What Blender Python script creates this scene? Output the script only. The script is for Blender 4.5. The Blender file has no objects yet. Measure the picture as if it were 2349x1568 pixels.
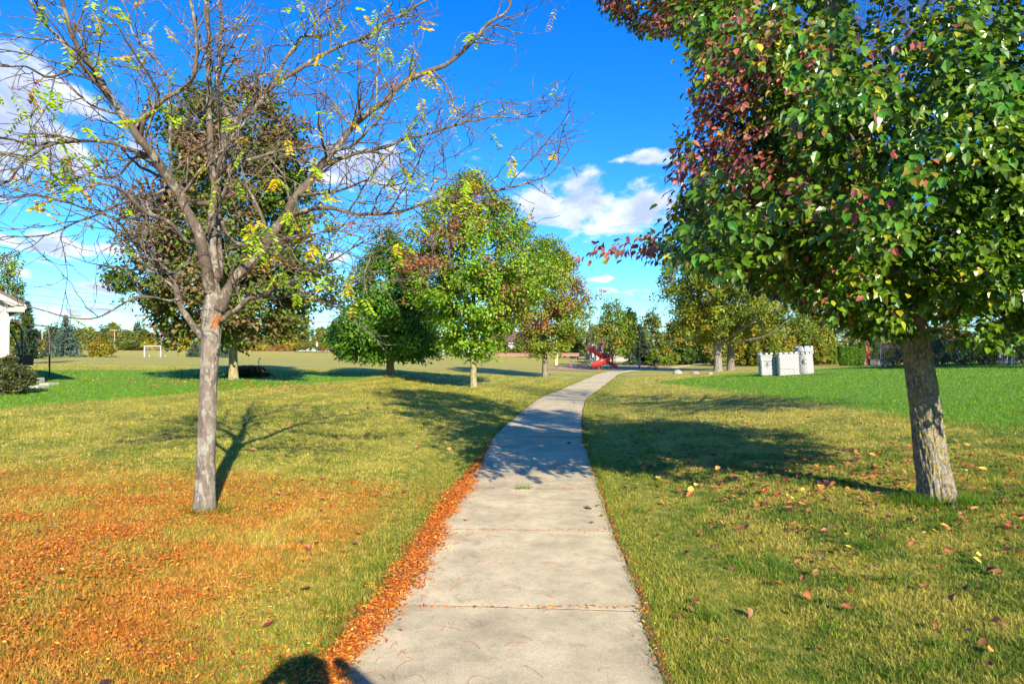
import bpy, math, random
import numpy as np
from mathutils import Vector, Matrix

# ------------------------------------------------------------------ camera, sky, sun, exposure
scene = bpy.context.scene
COL = scene.collection
CAMZ = 1.65
FPX, CX, HZ = 1500.0, 1174.5, 813.0          # focal length and horizon in units of a 2349 px wide frame
cam_d = bpy.data.cameras.new('camera'); cam = bpy.data.objects.new('camera', cam_d); COL.objects.link(cam)
cam.location = (0, 0, CAMZ); cam.rotation_euler = (math.radians(90), 0, 0)
cam_d.sensor_width = 36.0; cam_d.lens = 36.0 * FPX / 2349.0
cam_d.shift_y = (HZ - 784.0) / 2349.0
cam_d.clip_start = 0.05; cam_d.clip_end = 3000
scene.camera = cam
SUN_EL = math.radians(24.4); SUN_AZ = math.radians(160.0)     # azimuth clockwise from +Y (view direction)
to_sun = Vector((math.sin(SUN_AZ) * math.cos(SUN_EL), math.cos(SUN_AZ) * math.cos(SUN_EL), math.sin(SUN_EL)))
sun_d = bpy.data.lights.new('sun', 'SUN'); sun = bpy.data.objects.new('sun', sun_d); COL.objects.link(sun)
sun_d.energy = 5.0; sun_d.angle = math.radians(0.5); sun_d.color = (1.0, 0.885, 0.70)
sun.rotation_euler = (-to_sun).to_track_quat('-Z', 'Y').to_euler(); sun.location = (20, -40, 40)
scene.view_settings.view_transform = 'Standard'; scene.view_settings.look = 'None'
scene.view_settings.exposure = 1.10; scene.view_settings.gamma = 1.0
scene.view_settings.use_curve_mapping = False
scene.cycles.max_bounces = 4; scene.cycles.diffuse_bounces = 2; scene.cycles.glossy_bounces = 2; scene.cycles.transmission_bounces = 3; scene.cycles.adaptive_threshold = 0.04

world = bpy.data.worlds.new('World'); scene.world = world; world.use_nodes = True
WN = world.node_tree.nodes; WL = world.node_tree.links; WN.clear()
def build_world():
    def N(t, **k):
        n = WN.new(t)
        for a, b in k.items(): setattr(n, a, b)
        return n
    def math_(op, a, b=None, clamp=False):
        n = N('ShaderNodeMath', operation=op, use_clamp=clamp)
        for i, x in enumerate((a, b)):
            if x is None: continue
            if isinstance(x, (int, float)): n.inputs[i].default_value = x
            else: WL.new(x, n.inputs[i])
        return n.outputs[0]
    out = N('ShaderNodeOutputWorld'); bg = N('ShaderNodeBackground'); bg.inputs['Strength'].default_value = 0.1
    sky = N('ShaderNodeTexSky', sky_type='NISHITA'); sky.sun_disc = False
    sky.sun_elevation = SUN_EL; sky.sun_rotation = SUN_AZ
    sky.air_density = 1.0; sky.dust_density = 0.0; sky.ozone_density = 3.0
    hs = N('ShaderNodeHueSaturation'); hs.inputs['Saturation'].default_value = 1.40; hs.inputs['Value'].default_value = 1.06
    hs.inputs['Hue'].default_value = 0.505
    WL.new(sky.outputs[0], hs.inputs['Color'])
    # clouds: direction -> azimuth / elevation
    tc = N('ShaderNodeTexCoord'); sep = N('ShaderNodeSeparateXYZ'); WL.new(tc.outputs['Generated'], sep.inputs[0])
    x, y, z = sep.outputs
    az = math_('ARCTAN2', x, y)
    el = math_('ARCSINE', z)
    elc = math_('MAXIMUM', el, 0.02)
    def field(del_):
        e2 = math_('ADD', elc, del_)
        # perspective of a flat layer: lower clouds are thinner and smaller
        s = math_('DIVIDE', 1.0, math_('ADD', e2, 0.16))
        cv = N('ShaderNodeCombineXYZ')
        WL.new(math_('MULTIPLY', az, math_('MULTIPLY', s, 1.35)), cv.inputs[0])
        WL.new(math_('MULTIPLY', s, 0.95), cv.inputs[1])
        n1 = N('ShaderNodeTexNoise'); n1.inputs['Scale'].default_value = 3.2; n1.inputs['Detail'].default_value = 7; n1.inputs['Roughness'].default_value = 0.58
        n1.inputs['Distortion'].default_value = 0.25
        WL.new(cv.outputs[0], n1.inputs['Vector'])
        return n1.outputs['Fac'], e2
    BL = [  # clouds of the photograph: frame x, y, half width, half height, amount
        (1365, 462, 100, 46, .42), (1470, 478, 80, 32, .42), (1480, 362, 80, 16, .34), (850, 385, 125, 36, .36), (880, 360, 60, 28, .2),
        (95, 560, 165, 30, .33), (255, 663, 105, 14, .33), (45, 300, 150, 110, .34), (1472, 668, 40, 9, .32), (1386, 638, 42, 9, .30),
        (310, 340, 60, 40, .24), (230, 712, 240, 22, .30), (1190, 402, 40, 12, .25), (770, 592, 80, 22, .27), (560, 735, 360, 14, .26), (40, 628, 40, 12, .3),
        (1395, 665, 40, 8, .26), (1480, 725, 60, 9, .24), (1880, 610, 120, 26, .3), (2250, 650, 160, 30, .3), (1850, 720, 200, 18, .26), (120, 190, 90, 30, .18)]
    ae = N('ShaderNodeCombineXYZ'); WL.new(az, ae.inputs[0]); WL.new(elc, ae.inputs[1]); tot = None
    for (px, py, sx, sy, w) in BL:
        w += .075; a0 = math.atan2(px - CX, FPX); rr = math.hypot(px - CX, FPX)
        e0 = math.atan2(HZ - py, rr); sa = sx / rr * math.cos(a0) * 1.45; se = sy / rr * 1.5
        vm = N('ShaderNodeVectorMath', operation='MULTIPLY_ADD'); WL.new(ae.outputs[0], vm.inputs[0]); vm.inputs[1].default_value = (1 / sa, 1 / se, 0); vm.inputs[2].default_value = (-a0 / sa, -e0 / se, 0)
        ln = N('ShaderNodeVectorMath', operation='LENGTH'); WL.new(vm.outputs[0], ln.inputs[0])
        g = N('ShaderNodeMath', operation='MULTIPLY_ADD'); WL.new(ln.outputs['Value'], g.inputs[0]); g.inputs[1].default_value = -.26; g.inputs[2].default_value = w
        tot = g.outputs[0] if tot is None else math_('MAXIMUM', tot, g.outputs[0])
    # elsewhere round the sky the same broken low cumulus goes on
    away = math_('MULTIPLY', math_('SUBTRACT', math_('ABSOLUTE', az), 0.75, True), 3.0, True)
    b0 = math_('MAXIMUM', math_('MAXIMUM', tot, 0.0), math_('MULTIPLY', away, 0.13))
    f0, e0_ = field(0.0); f1, e1_ = field(0.02)
    d0 = math_('SUBTRACT', math_('ADD', f0, b0), 0.70)
    d1 = math_('SUBTRACT', math_('ADD', f1, b0), 0.70)
    cov = math_('MULTIPLY', d0, 6.5, True)
    mr = N('ShaderNodeMapRange', interpolation_type='SMOOTHSTEP'); WL.new(cov, mr.inputs['Value'])
    shade = math_('MULTIPLY', math_('ADD', d1, 0.02), 4.2, True)     # dense above -> grey underside
    cc = N('ShaderNodeMix', data_type='RGBA'); WL.new(shade, cc.inputs['Factor'])
    cc.inputs['A'].default_value = (5.6, 5.8, 6.6, 1); cc.inputs['B'].default_value = (2.9, 3.4, 5.2, 1)
    mx = N('ShaderNodeMix', data_type='RGBA'); WL.new(math_('MULTIPLY', mr.outputs[0], 0.93), mx.inputs['Factor'])
    tint = N('ShaderNodeMix', data_type='RGBA', blend_type='MULTIPLY'); tint.inputs['Factor'].default_value = 1.0; tint.inputs['B'].default_value = (.55, .88, 1.18, 1); WL.new(hs.outputs[0], tint.inputs['A'])
    WL.new(tint.outputs['Result'], mx.inputs['A']); WL.new(cc.outputs['Result'], mx.inputs['B'])
    WL.new(mx.outputs['Result'], bg.inputs['Color']); WL.new(bg.outputs[0], out.inputs[0])
build_world()
world.cycles.sampling_method = 'MANUAL'; world.cycles.sample_map_resolution = 256

# ------------------------------------------------------------------ helpers
RNG = np.random.default_rng(7)
def tag(o, label=None, cat=None, group=None, kind=None):
    if label: o['label'] = label
    if cat: o['category'] = cat
    if group: o['group'] = group
    if kind: o['kind'] = kind
    return o
def link(o): COL.objects.link(o); return o
def empty(name, loc=(0, 0, 0), rz=0.0):
    o = bpy.data.objects.new(name, None); o.empty_display_size = 0.2; link(o); o.location = loc; o.rotation_euler = (0, 0, rz); return o
def npmesh(name, V, F, colors=None, smooth=False):
    """V (n,3); F list of int arrays (m,k)"""
    me = bpy.data.meshes.new(name)
    V = np.ascontiguousarray(V, dtype=np.float32); F = [np.asarray(f, dtype=np.int32) for f in F if len(f)]
    me.vertices.add(len(V)); me.vertices.foreach_set('co', V.ravel())
    loops = np.concatenate([f.ravel() for f in F]); sizes = np.concatenate([np.full(len(f), f.shape[1], np.int32) for f in F])
    starts = np.concatenate([[0], np.cumsum(sizes)[:-1]]).astype(np.int32)
    me.loops.add(len(loops)); me.loops.foreach_set('vertex_index', loops)
    me.polygons.add(len(sizes)); me.polygons.foreach_set('loop_start', starts); me.polygons.foreach_set('loop_total', sizes)
    me.polygons.foreach_set('use_smooth', np.full(len(sizes), bool(smooth)))
    if colors is not None:
        a = me.color_attributes.new('tint', 'FLOAT_COLOR', 'POINT')
        c = np.ones((len(V), 4), np.float32); c[:, :3] = colors; a.data.foreach_set('color', c.ravel())
    me.update(calc_edges=True); me.validate()
    return me
def mobj(name, me, material=None, parent=None, loc=None, rot=None):
    o = bpy.data.objects.new(name, me); link(o)
    if material is not None and len(me.materials) == 0: me.materials.append(material)
    if parent is not None: o.parent = parent
    if loc is not None: o.location = loc
    if rot is not None: o.rotation_euler = rot
    return o
def copy_tree(o, parent=None):
    c = o.copy(); link(c); c.parent = parent
    for ch in list(o.children): copy_tree(ch, c)
    return c
def nrm(a): return a / np.maximum(np.linalg.norm(a, axis=-1, keepdims=True), 1e-9)

def hash3(i, j, k, seed):
    h = (i * 374761393 + j * 668265263 + k * 2147483647 + seed * 144269504) & 0xffffffff
    h = ((h ^ (h >> 13)) * 1274126177) & 0xffffffff
    h = ((h ^ (h >> 16)) * 2246822519) & 0xffffffff
    return ((h ^ (h >> 15)) & 0xffffff) / float(0xffffff)
def vnoise(p, seed=0):
    p = np.asarray(p, float); i = np.floor(p).astype(np.int64); f = p - i; f = f * f * (3 - 2 * f)
    r = 0
    for a in (0, 1):
        for b in (0, 1):
            for c in (0, 1):
                w = (f[..., 0] if a else 1 - f[..., 0]) * (f[..., 1] if b else 1 - f[..., 1]) * (f[..., 2] if c else 1 - f[..., 2])
                r = r + w * hash3(i[..., 0] + a, i[..., 1] + b, i[..., 2] + c, seed)
    return r
def fbm(p, oct=4, seed=0):
    p = np.asarray(p, float); s = 0; a = 0.5; t = 0
    for o in range(oct): s = s + a * vnoise(p * 2 ** o + o * 17.3, seed + o); t += a; a *= 0.5
    return s / t

class MB:
    """collects boxes, tubes, lathes; build() links them as one mesh object"""
    def __init__(s): s.v = []; s.f = {}; s.n = 0; s.q = {}
    def add(s, V, F):
        V = np.asarray(V, float)
        for f in F:
            f = np.asarray(f, np.int64)
            if len(f): s.f.setdefault(f.shape[1], []).append(f + s.n)
        s.v.append(V); s.n += len(V); return s
    def box(s, c, d, rz=0.0, bevel=0.0, taper=1.0):
        x, y, z = np.array(d, float) / 2
        if bevel <= 0:
            V = np.array([[sx * x * (taper if sz > 0 else 1), sy * y * (taper if sz > 0 else 1), sz * z] for sz in (-1, 1) for sy in (-1, 1) for sx in (-1, 1)])
            F = [np.array([[0, 2, 3, 1], [4, 5, 7, 6], [0, 1, 5, 4], [2, 6, 7, 3], [0, 4, 6, 2], [1, 3, 7, 5]])]
        else:
            b = min(bevel, x * .9, y * .9, z * .9); V = []; idx = {}
            for sz in (-1, 1):
                for sy in (-1, 1):
                    for sx in (-1, 1):
                        for ax in range(3):
                            p = [sx * (x - b), sy * (y - b), sz * (z - b)]; p[ax] = (sx * x, sy * y, sz * z)[ax]
                            idx[(sx, sy, sz, ax)] = len(V); V.append(p)
            Q = []; T = []
            for ax in range(3):
                for sg in (-1, 1):
                    o = [a for a in range(3) if a != ax]
                    ring = []
                    for (u, w) in ((-1, -1), (1, -1), (1, 1), (-1, 1)):
                        k = [0, 0, 0]; k[ax] = sg; k[o[0]] = u; k[o[1]] = w; ring.append(idx[(*k, ax)])
                    if (sg > 0) == (ax == 1): ring = ring[::-1]
                    Q.append(ring)
            for ax in range(3):                      # edges along ax
                o = [a for a in range(3) if a != ax]
                for u in (-1, 1):
                    for w in (-1, 1):
                        r = []
                        for e, q in ((-1, o[0]), (1, o[0]), (1, o[1]), (-1, o[1])):
                            k = [0, 0, 0]; k[ax] = e; k[o[0]] = u; k[o[1]] = w; r.append(idx[(*k, q)])
                        Q.append(r)
            for sz in (-1, 1):
                for sy in (-1, 1):
                    for sx in (-1, 1): T.append([idx[(sx, sy, sz, a)] for a in range(3)])
            V = np.array(V); F = [np.array(Q), np.array(T)]
        if rz:
            c_, s_ = math.cos(rz), math.sin(rz); V = V @ np.array([[c_, s_, 0], [-s_, c_, 0], [0, 0, 1]])
        return s.add(V + np.array(c, float), F)
    def tube(s, pts, r, k=8, cap=True):
        pts = np.asarray(pts, float)
        if not cap: s.q.setdefault((len(pts), k), []).append((pts, np.broadcast_to(np.asarray(r, float), (len(pts),)))); return s
        V, F = tube(pts, r, k, cap); return s.add(V, F)
    def lathe(s, prof, c=(0, 0, 0), k=16, a0=0.0, a1=2 * math.pi):
        prof = np.array(prof, float); full = abs(a1 - a0 - 2 * math.pi) < 1e-6
        th = np.linspace(a0, a1, k + (0 if full else 1), endpoint=not full); n = len(th); m = len(prof)
        V = np.stack([np.outer(prof[:, 0], np.cos(th)), np.outer(prof[:, 0], np.sin(th)), np.repeat(prof[:, 1:2], n, 1)], -1).reshape(-1, 3)
        i, j = np.meshgrid(np.arange(m - 1), np.arange(k if full else k), indexing='ij'); j2 = (j + 1) % n
        F = np.stack([i * n + j, i * n + j2, (i + 1) * n + j2, (i + 1) * n + j], -1).reshape(-1, 4)
        return s.add(V + np.array(c, float), [F])
    def prism(s, poly, axis, a, b):
        """poly of 2-D points extruded along axis from a to b; poly axes are the other two in order"""
        P = np.array(poly, float); n = len(P); o = [q for q in range(3) if q != axis]; V = np.zeros((2 * n, 3))
        V[:n, o[0]] = P[:, 0]; V[:n, o[1]] = P[:, 1]; V[n:, o[0]] = P[:, 0]; V[n:, o[1]] = P[:, 1]; V[:n, axis] = a; V[n:, axis] = b
        i = np.arange(n); F = [np.stack([i, (i + 1) % n, (i + 1) % n + n, i + n], -1), np.arange(n)[None, ::-1], (np.arange(n) + n)[None]]
        return s.add(V, F)
    def flush(s):
        for (n, k), L in s.q.items():
            V, F = tubes(np.array([p for p, r in L]), np.array([r for p, r in L]), k); s.add(V, [F])
        s.q = {}
    def data(s):
        s.flush(); return np.concatenate(s.v), [np.concatenate(x) for x in s.f.values()]
    def mesh(s, name, smooth=False): V, F = s.data(); return npmesh(name, V, F, smooth=smooth)
    def build(s, name, m, parent=None, loc=None, smooth=False, rot=None): return mobj(name, s.mesh(name, smooth), m, parent, loc, rot)
def tube(P, r, k=8, cap=True):
    n = len(P); r = np.broadcast_to(np.asarray(r, float), (n,))
    T = np.gradient(P, axis=0); T = nrm(T)
    up = np.array([0, 0, 1.0]) if abs(T[0][2]) < 0.9 else np.array([1.0, 0, 0])
    A = np.zeros_like(P); a = nrm(np.cross(T[0], up))
    for i in range(n):
        a = a - T[i] * np.dot(a, T[i]); a = a / max(np.linalg.norm(a), 1e-9); A[i] = a
    B = np.cross(T, A); th = np.arange(k) * 2 * math.pi / k
    V = (P[:, None] + r[:, None, None] * (np.cos(th)[None, :, None] * A[:, None] + np.sin(th)[None, :, None] * B[:, None])).reshape(-1, 3)
    i, j = np.meshgrid(np.arange(n - 1), np.arange(k), indexing='ij'); j2 = (j + 1) % k
    F = [np.stack([i * k + j, i * k + j2, (i + 1) * k + j2, (i + 1) * k + j], -1).reshape(-1, 4)]
    if cap and k > 2: F += [np.arange(k)[None, ::-1], (np.arange(k) + (n - 1) * k)[None]]
    return V, F
def tubes(P, r, k):
    """many uncapped tubes with the same number of points at once: P (m,n,3), r (m,n)"""
    m, n, _ = P.shape; T = nrm(np.gradient(P, axis=1)); ref = np.where(np.abs(T[:, :1, 2:3]) < .9, np.array([0, 0, 1.0]), np.array([1.0, 0, 0]))
    A = nrm(np.cross(T, np.broadcast_to(ref, T.shape))); B = np.cross(T, A); th = np.arange(k) * 2 * math.pi / k
    V = P[:, :, None] + r[:, :, None, None] * (np.cos(th)[None, None, :, None] * A[:, :, None] + np.sin(th)[None, None, :, None] * B[:, :, None])
    i, j = np.meshgrid(np.arange(n - 1), np.arange(k), indexing='ij'); j2 = (j + 1) % k
    F = np.stack([i * k + j, i * k + j2, (i + 1) * k + j2, (i + 1) * k + j], -1).reshape(-1, 4)
    return V.reshape(-1, 3), (F[None] + (np.arange(m) * n * k)[:, None, None]).reshape(-1, 4)
def spline(P, step=0.08):
    """Catmull-Rom through the rows of P (any number of columns), resampled"""
    P = np.asarray(P, float); Q = np.vstack([2 * P[0] - P[1], P, 2 * P[-1] - P[-2]]); out = []
    for i in range(1, len(Q) - 2):
        n = max(2, int(np.linalg.norm(Q[i + 1][:3] - Q[i][:3]) / step)); t = np.linspace(0, 1, n, endpoint=False)[:, None]
        p0, p1, p2, p3 = Q[i - 1], Q[i], Q[i + 1], Q[i + 2]
        out.append(0.5 * ((2 * p1) + (-p0 + p2) * t + (2 * p0 - 5 * p1 + 4 * p2 - p3) * t ** 2 + (-p0 + 3 * p1 - 3 * p2 + p3) * t ** 3))
    out.append(P[-1:]); return np.vstack(out)
def scatter(tv, tf, pos, ax, ay, az, sc):
    """copies of a template (tv,tf) at pos with axes ax, ay, az (N,3) and scale sc (N,)"""
    N, k = len(pos), len(tv); sc = np.broadcast_to(np.asarray(sc, float), (N,))
    V = pos[:, None] + sc[:, None, None] * (tv[None, :, 0:1] * ax[:, None] + tv[None, :, 1:2] * ay[:, None] + tv[None, :, 2:3] * az[:, None])
    off = (np.arange(N) * k)[:, None, None]
    return V.reshape(-1, 3), [(np.asarray(f)[None] + off).reshape(-1, np.asarray(f).shape[1]) for f in tf]

# ------------------------------------------------------------------ materials
MATS = {}
def nodes_of(name):
    m = bpy.data.materials.new(name); m.use_nodes = True; t = m.node_tree
    return m, t, t.nodes['Principled BSDF'], t.nodes['Material Output']
def plain(name, col, rough=0.6, var=0.18, scale=6.0, bump=0.0, metal=0.0, spec=0.5, dirt=None, bscale=None):
    """one colour with soft procedural variation and optional relief"""
    if name in MATS: return MATS[name]
    m, t, b, o = nodes_of(name)
    tc = t.nodes.new('ShaderNodeTexCoord'); nz = t.nodes.new('ShaderNodeTexNoise')
    nz.inputs['Scale'].default_value = scale; nz.inputs['Detail'].default_value = 6; nz.inputs['Roughness'].default_value = 0.65
    t.links.new(tc.outputs['Object'], nz.inputs['Vector'])
    cr = t.nodes.new('ShaderNodeValToRGB'); c = np.array(col[:3])
    lo = np.array(dirt) if dirt is not None else c * (1 - var)
    cr.color_ramp.elements[0].position = 0.28; cr.color_ramp.elements[0].color = (*lo, 1)
    cr.color_ramp.elements[1].position = 0.68; cr.color_ramp.elements[1].color = (*np.minimum(c * (1 + var), 1), 1)
    t.links.new(nz.outputs['Fac'], cr.inputs[0]); t.links.new(cr.outputs[0], b.inputs['Base Color'])
    b.inputs['Roughness'].default_value = rough; b.inputs['Metallic'].default_value = metal; b.inputs['Specular IOR Level'].default_value = spec
    if bump:
        n2 = t.nodes.new('ShaderNodeTexNoise'); n2.inputs['Scale'].default_value = bscale or scale * 5; n2.inputs['Detail'].default_value = 5
        t.links.new(tc.outputs['Object'], n2.inputs['Vector'])
        bp = t.nodes.new('ShaderNodeBump'); bp.inputs['Strength'].default_value = bump; bp.inputs['Distance'].default_value = 0.02
        t.links.new(n2.outputs['Fac'], bp.inputs['Height']); t.links.new(bp.outputs[0], b.inputs['Normal'])
    MATS[name] = m; return m
def foliage(name, rough=0.5, spec=0.35, trans=0.3, var=0.25, obj_random=False, base=None):
    """leaf colour from the mesh's own tint (or base), a little random per leaf, part of the light goes through"""
    if name in MATS: return MATS[name]
    m, t, b, o = nodes_of(name); L = t.links
    if base is None:
        at = t.nodes.new('ShaderNodeAttribute'); at.attribute_name = 'tint'; src = at.outputs['Color']
    else:
        rg = t.nodes.new('ShaderNodeRGB'); rg.outputs[0].default_value = (*base, 1); src = rg.outputs[0]
    if obj_random: g = t.nodes.new('ShaderNodeObjectInfo'); rnd = g.outputs['Random']
    else: g = t.nodes.new('ShaderNodeNewGeometry'); rnd = g.outputs['Random Per Island']
    mr = t.nodes.new('ShaderNodeMapRange'); L.new(rnd, mr.inputs['Value']); mr.inputs['To Min'].default_value = 1 - var; mr.inputs['To Max'].default_value = 1 + var
    hs = t.nodes.new('ShaderNodeHueSaturation'); L.new(src, hs.inputs['Color']); L.new(mr.outputs[0], hs.inputs['Value'])
    mh = t.nodes.new('ShaderNodeMapRange'); L.new(rnd, mh.inputs['Value']); mh.inputs['From Max'].default_value = 0.1
    fr = t.nodes.new('ShaderNodeMath'); fr.operation = 'FRACT'; ml = t.nodes.new('ShaderNodeMath'); ml.operation = 'MULTIPLY'; ml.inputs[1].default_value = 13.7
    L.new(rnd, ml.inputs[0]); L.new(ml.outputs[0], fr.inputs[0])
    m2 = t.nodes.new('ShaderNodeMapRange'); L.new(fr.outputs[0], m2.inputs['Value']); m2.inputs['To Min'].default_value = 0.485; m2.inputs['To Max'].default_value = 0.512
    L.new(m2.outputs[0], hs.inputs['Hue'])
    L.new(hs.outputs[0], b.inputs['Base Color']); b.inputs['Roughness'].default_value = rough; b.inputs['Specular IOR Level'].default_value = spec
    tr = t.nodes.new('ShaderNodeBsdfTranslucent'); h2 = t.nodes.new('ShaderNodeHueSaturation'); h2.inputs['Value'].default_value = 1.5; h2.inputs['Saturation'].default_value = 1.1
    L.new(hs.outputs[0], h2.inputs['Color']); L.new(h2.outputs[0], tr.inputs['Color'])
    mx = t.nodes.new('ShaderNodeMixShader'); mx.inputs[0].default_value = trans
    L.new(b.outputs[0], mx.inputs[1]); L.new(tr.outputs[0], mx.inputs[2]); L.new(mx.outputs[0], o.inputs['Surface'])
    MATS[name] = m; return m
def bark(name, base, dark, lichen, lich_amt, zs=0.25, scale=9.0, bump=0.6, lich2=None, lsc=1.0):
    if name in MATS: return MATS[name]
    m, t, b, o = nodes_of(name); L = t.links
    tc = t.nodes.new('ShaderNodeTexCoord'); mp = t.nodes.new('ShaderNodeMapping'); mp.inputs['Scale'].default_value = (1, 1, zs)
    L.new(tc.outputs['Object'], mp.inputs['Vector'])
    n = t.nodes.new('ShaderNodeTexNoise'); n.inputs['Scale'].default_value = scale; n.inputs['Detail'].default_value = 8; n.inputs['Roughness'].default_value = 0.7; n.inputs['Distortion'].default_value = 0.4
    L.new(mp.outputs[0], n.inputs['Vector'])
    cr = t.nodes.new('ShaderNodeValToRGB'); L.new(n.outputs['Fac'], cr.inputs[0])
    cr.color_ramp.elements[0].position = 0.3; cr.color_ramp.elements[0].color = (*dark, 1); cr.color_ramp.elements[1].position = 0.62; cr.color_ramp.elements[1].color = (*base, 1)
    cur = cr.outputs[0]
    for li, (lc, am, sc) in enumerate(((lichen, lich_amt, 11.0), (lich2, lich_amt * 0.9, 17.0))):
        if lc is None: continue
        n2 = t.nodes.new('ShaderNodeTexNoise'); n2.inputs['Scale'].default_value = sc * lsc; n2.inputs['Detail'].default_value = 7; n2.inputs['Roughness'].default_value = 0.72
        mp2 = t.nodes.new('ShaderNodeMapping'); mp2.inputs['Scale'].default_value = (1, 1, 0.55); mp2.inputs['Location'].default_value = (li * 7.1, 3.3, li * 2.0)
        L.new(tc.outputs['Object'], mp2.inputs['Vector']); L.new(mp2.outputs[0], n2.inputs['Vector'])
        r2 = t.nodes.new('ShaderNodeMapRange'); L.new(n2.outputs['Fac'], r2.inputs['Value']); r2.inputs['From Min'].default_value = 0.62 - 0.2 * am; r2.inputs['From Max'].default_value = 0.68 - 0.2 * am; r2.inputs['To Max'].default_value = 0.85
        mx = t.nodes.new('ShaderNodeMix'); mx.data_type = 'RGBA'; L.new(r2.outputs[0], mx.inputs['Factor']); L.new(cur, mx.inputs['A']); mx.inputs['B'].default_value = (*lc, 1)
        cur = mx.outputs['Result']
    L.new(cur, b.inputs['Base Color']); b.inputs['Roughness'].default_value = 0.85; b.inputs['Specular IOR Level'].default_value = 0.2
    bp = t.nodes.new('ShaderNodeBump'); bp.inputs['Strength'].default_value = bump; bp.inputs['Distance'].default_value = 0.03
    L.new(n.outputs['Fac'], bp.inputs['Height']); L.new(bp.outputs[0], b.inputs['Normal'])
    MATS[name] = m; return m

# ------------------------------------------------------------------ terrain
CL = np.array([(-40, -1.6), (-6, -.45), (3.28, -.105), (4.216, -.015), (6.08, .074), (7.71, .174), (10.7, .38), (12.6, .49), (16.07, .84), (21.5, 1.50), (25, 2.03),
               (30, 3.05), (37.5, 4.58), (46, 6.3), (56, 8.35), (63, 10.4), (69, 13.2), (75, 16.6), (85, 21.0), (99, 26.6), (116, 33.0), (135, 36.5)])
_cl = spline(CL, 0.5)
def xp(y): return np.interp(y, _cl[:, 0], _cl[:, 1])
PATH_HW = 0.86
def sstep(a, b, x): t = np.clip((x - a) / (b - a), 0, 1); return t * t * (3 - 2 * t)
MOUNDS = []
def zg(x, y):
    x = np.asarray(x, float); y = np.asarray(y, float)
    d = x - xp(np.minimum(y, 60.0)); dl = np.maximum(0, -d - 1.5); dr = np.maximum(0, d - 1.5)
    zl = .9 * (1 - np.exp(-dl / 17)) + .004 * np.minimum(dl, 120)
    s0 = 32 + .6 * np.clip(x - 12, 0, 30)
    zr = 1.5 * (1 - np.exp(-dr / 18)) * (1 - .78 * sstep(0, 22, y - s0))
    # the path beyond the play area lies in the same shallow ground
    zr = zr * (1 - sstep(60, 80, y) * np.exp(-((x - xp(y)) / 9) ** 2))
    far = sstep(118, 150, y) * (1.35 * sstep(-10, -40, x) + .9 * sstep(-40, -8, x) * sstep(30, 10, x))
    z = zl + zr + far + .05 * (fbm(np.stack([x * .08, y * .08, x * 0], -1), 2, 5) - .5) * sstep(3, 8, np.abs(d))
    for (mx, my, h, r) in MOUNDS: z = z + h * np.exp(-((x - mx) ** 2 + (y - my) ** 2) / (r * r))
    return z
def zg1(x, y): return float(zg(np.array([x]), np.array([y]))[0])
def P(vx, vy, Y): return np.array([(vx - CX) / FPX * Y, Y, CAMZ - (vy - HZ) / FPX * Y])
def gp(vx, vy, y0=2.0, y1=320.0):
    """where the line of sight through a frame point meets the ground"""
    Y = np.concatenate([np.arange(y0, 60, .05), np.arange(60, y1, .25)])
    dz = CAMZ - (vy - HZ) / FPX * Y - zg((vx - CX) / FPX * Y, Y)
    k = np.argmax(dz <= 0); Yk = Y[k] if dz[k] <= 0 else y1
    x = (vx - CX) / FPX * Yk; return np.array([x, Yk, zg1(x, Yk)])
def on(vx, Y): x = (vx - CX) / FPX * Y; return np.array([x, Y, zg1(x, Y)])
# raised rings of soil round the planted trees
T_PEAR_A = gp(1086, 893); T_MAPLE = gp(895, 868); T_PEAR_B = gp(1250, 868); T_RED = gp(535, 878)
MOUNDS += [(T_PEAR_A[0], T_PEAR_A[1], .12, .7), (T_MAPLE[0], T_MAPLE[1], .22, 1.2), (T_PEAR_B[0], T_PEAR_B[1], .12, .8), (T_RED[0], T_RED[1], .15, 1.6)]
for T in (T_PEAR_A, T_MAPLE, T_PEAR_B, T_RED): T[2] = zg1(T[0], T[1])

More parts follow.
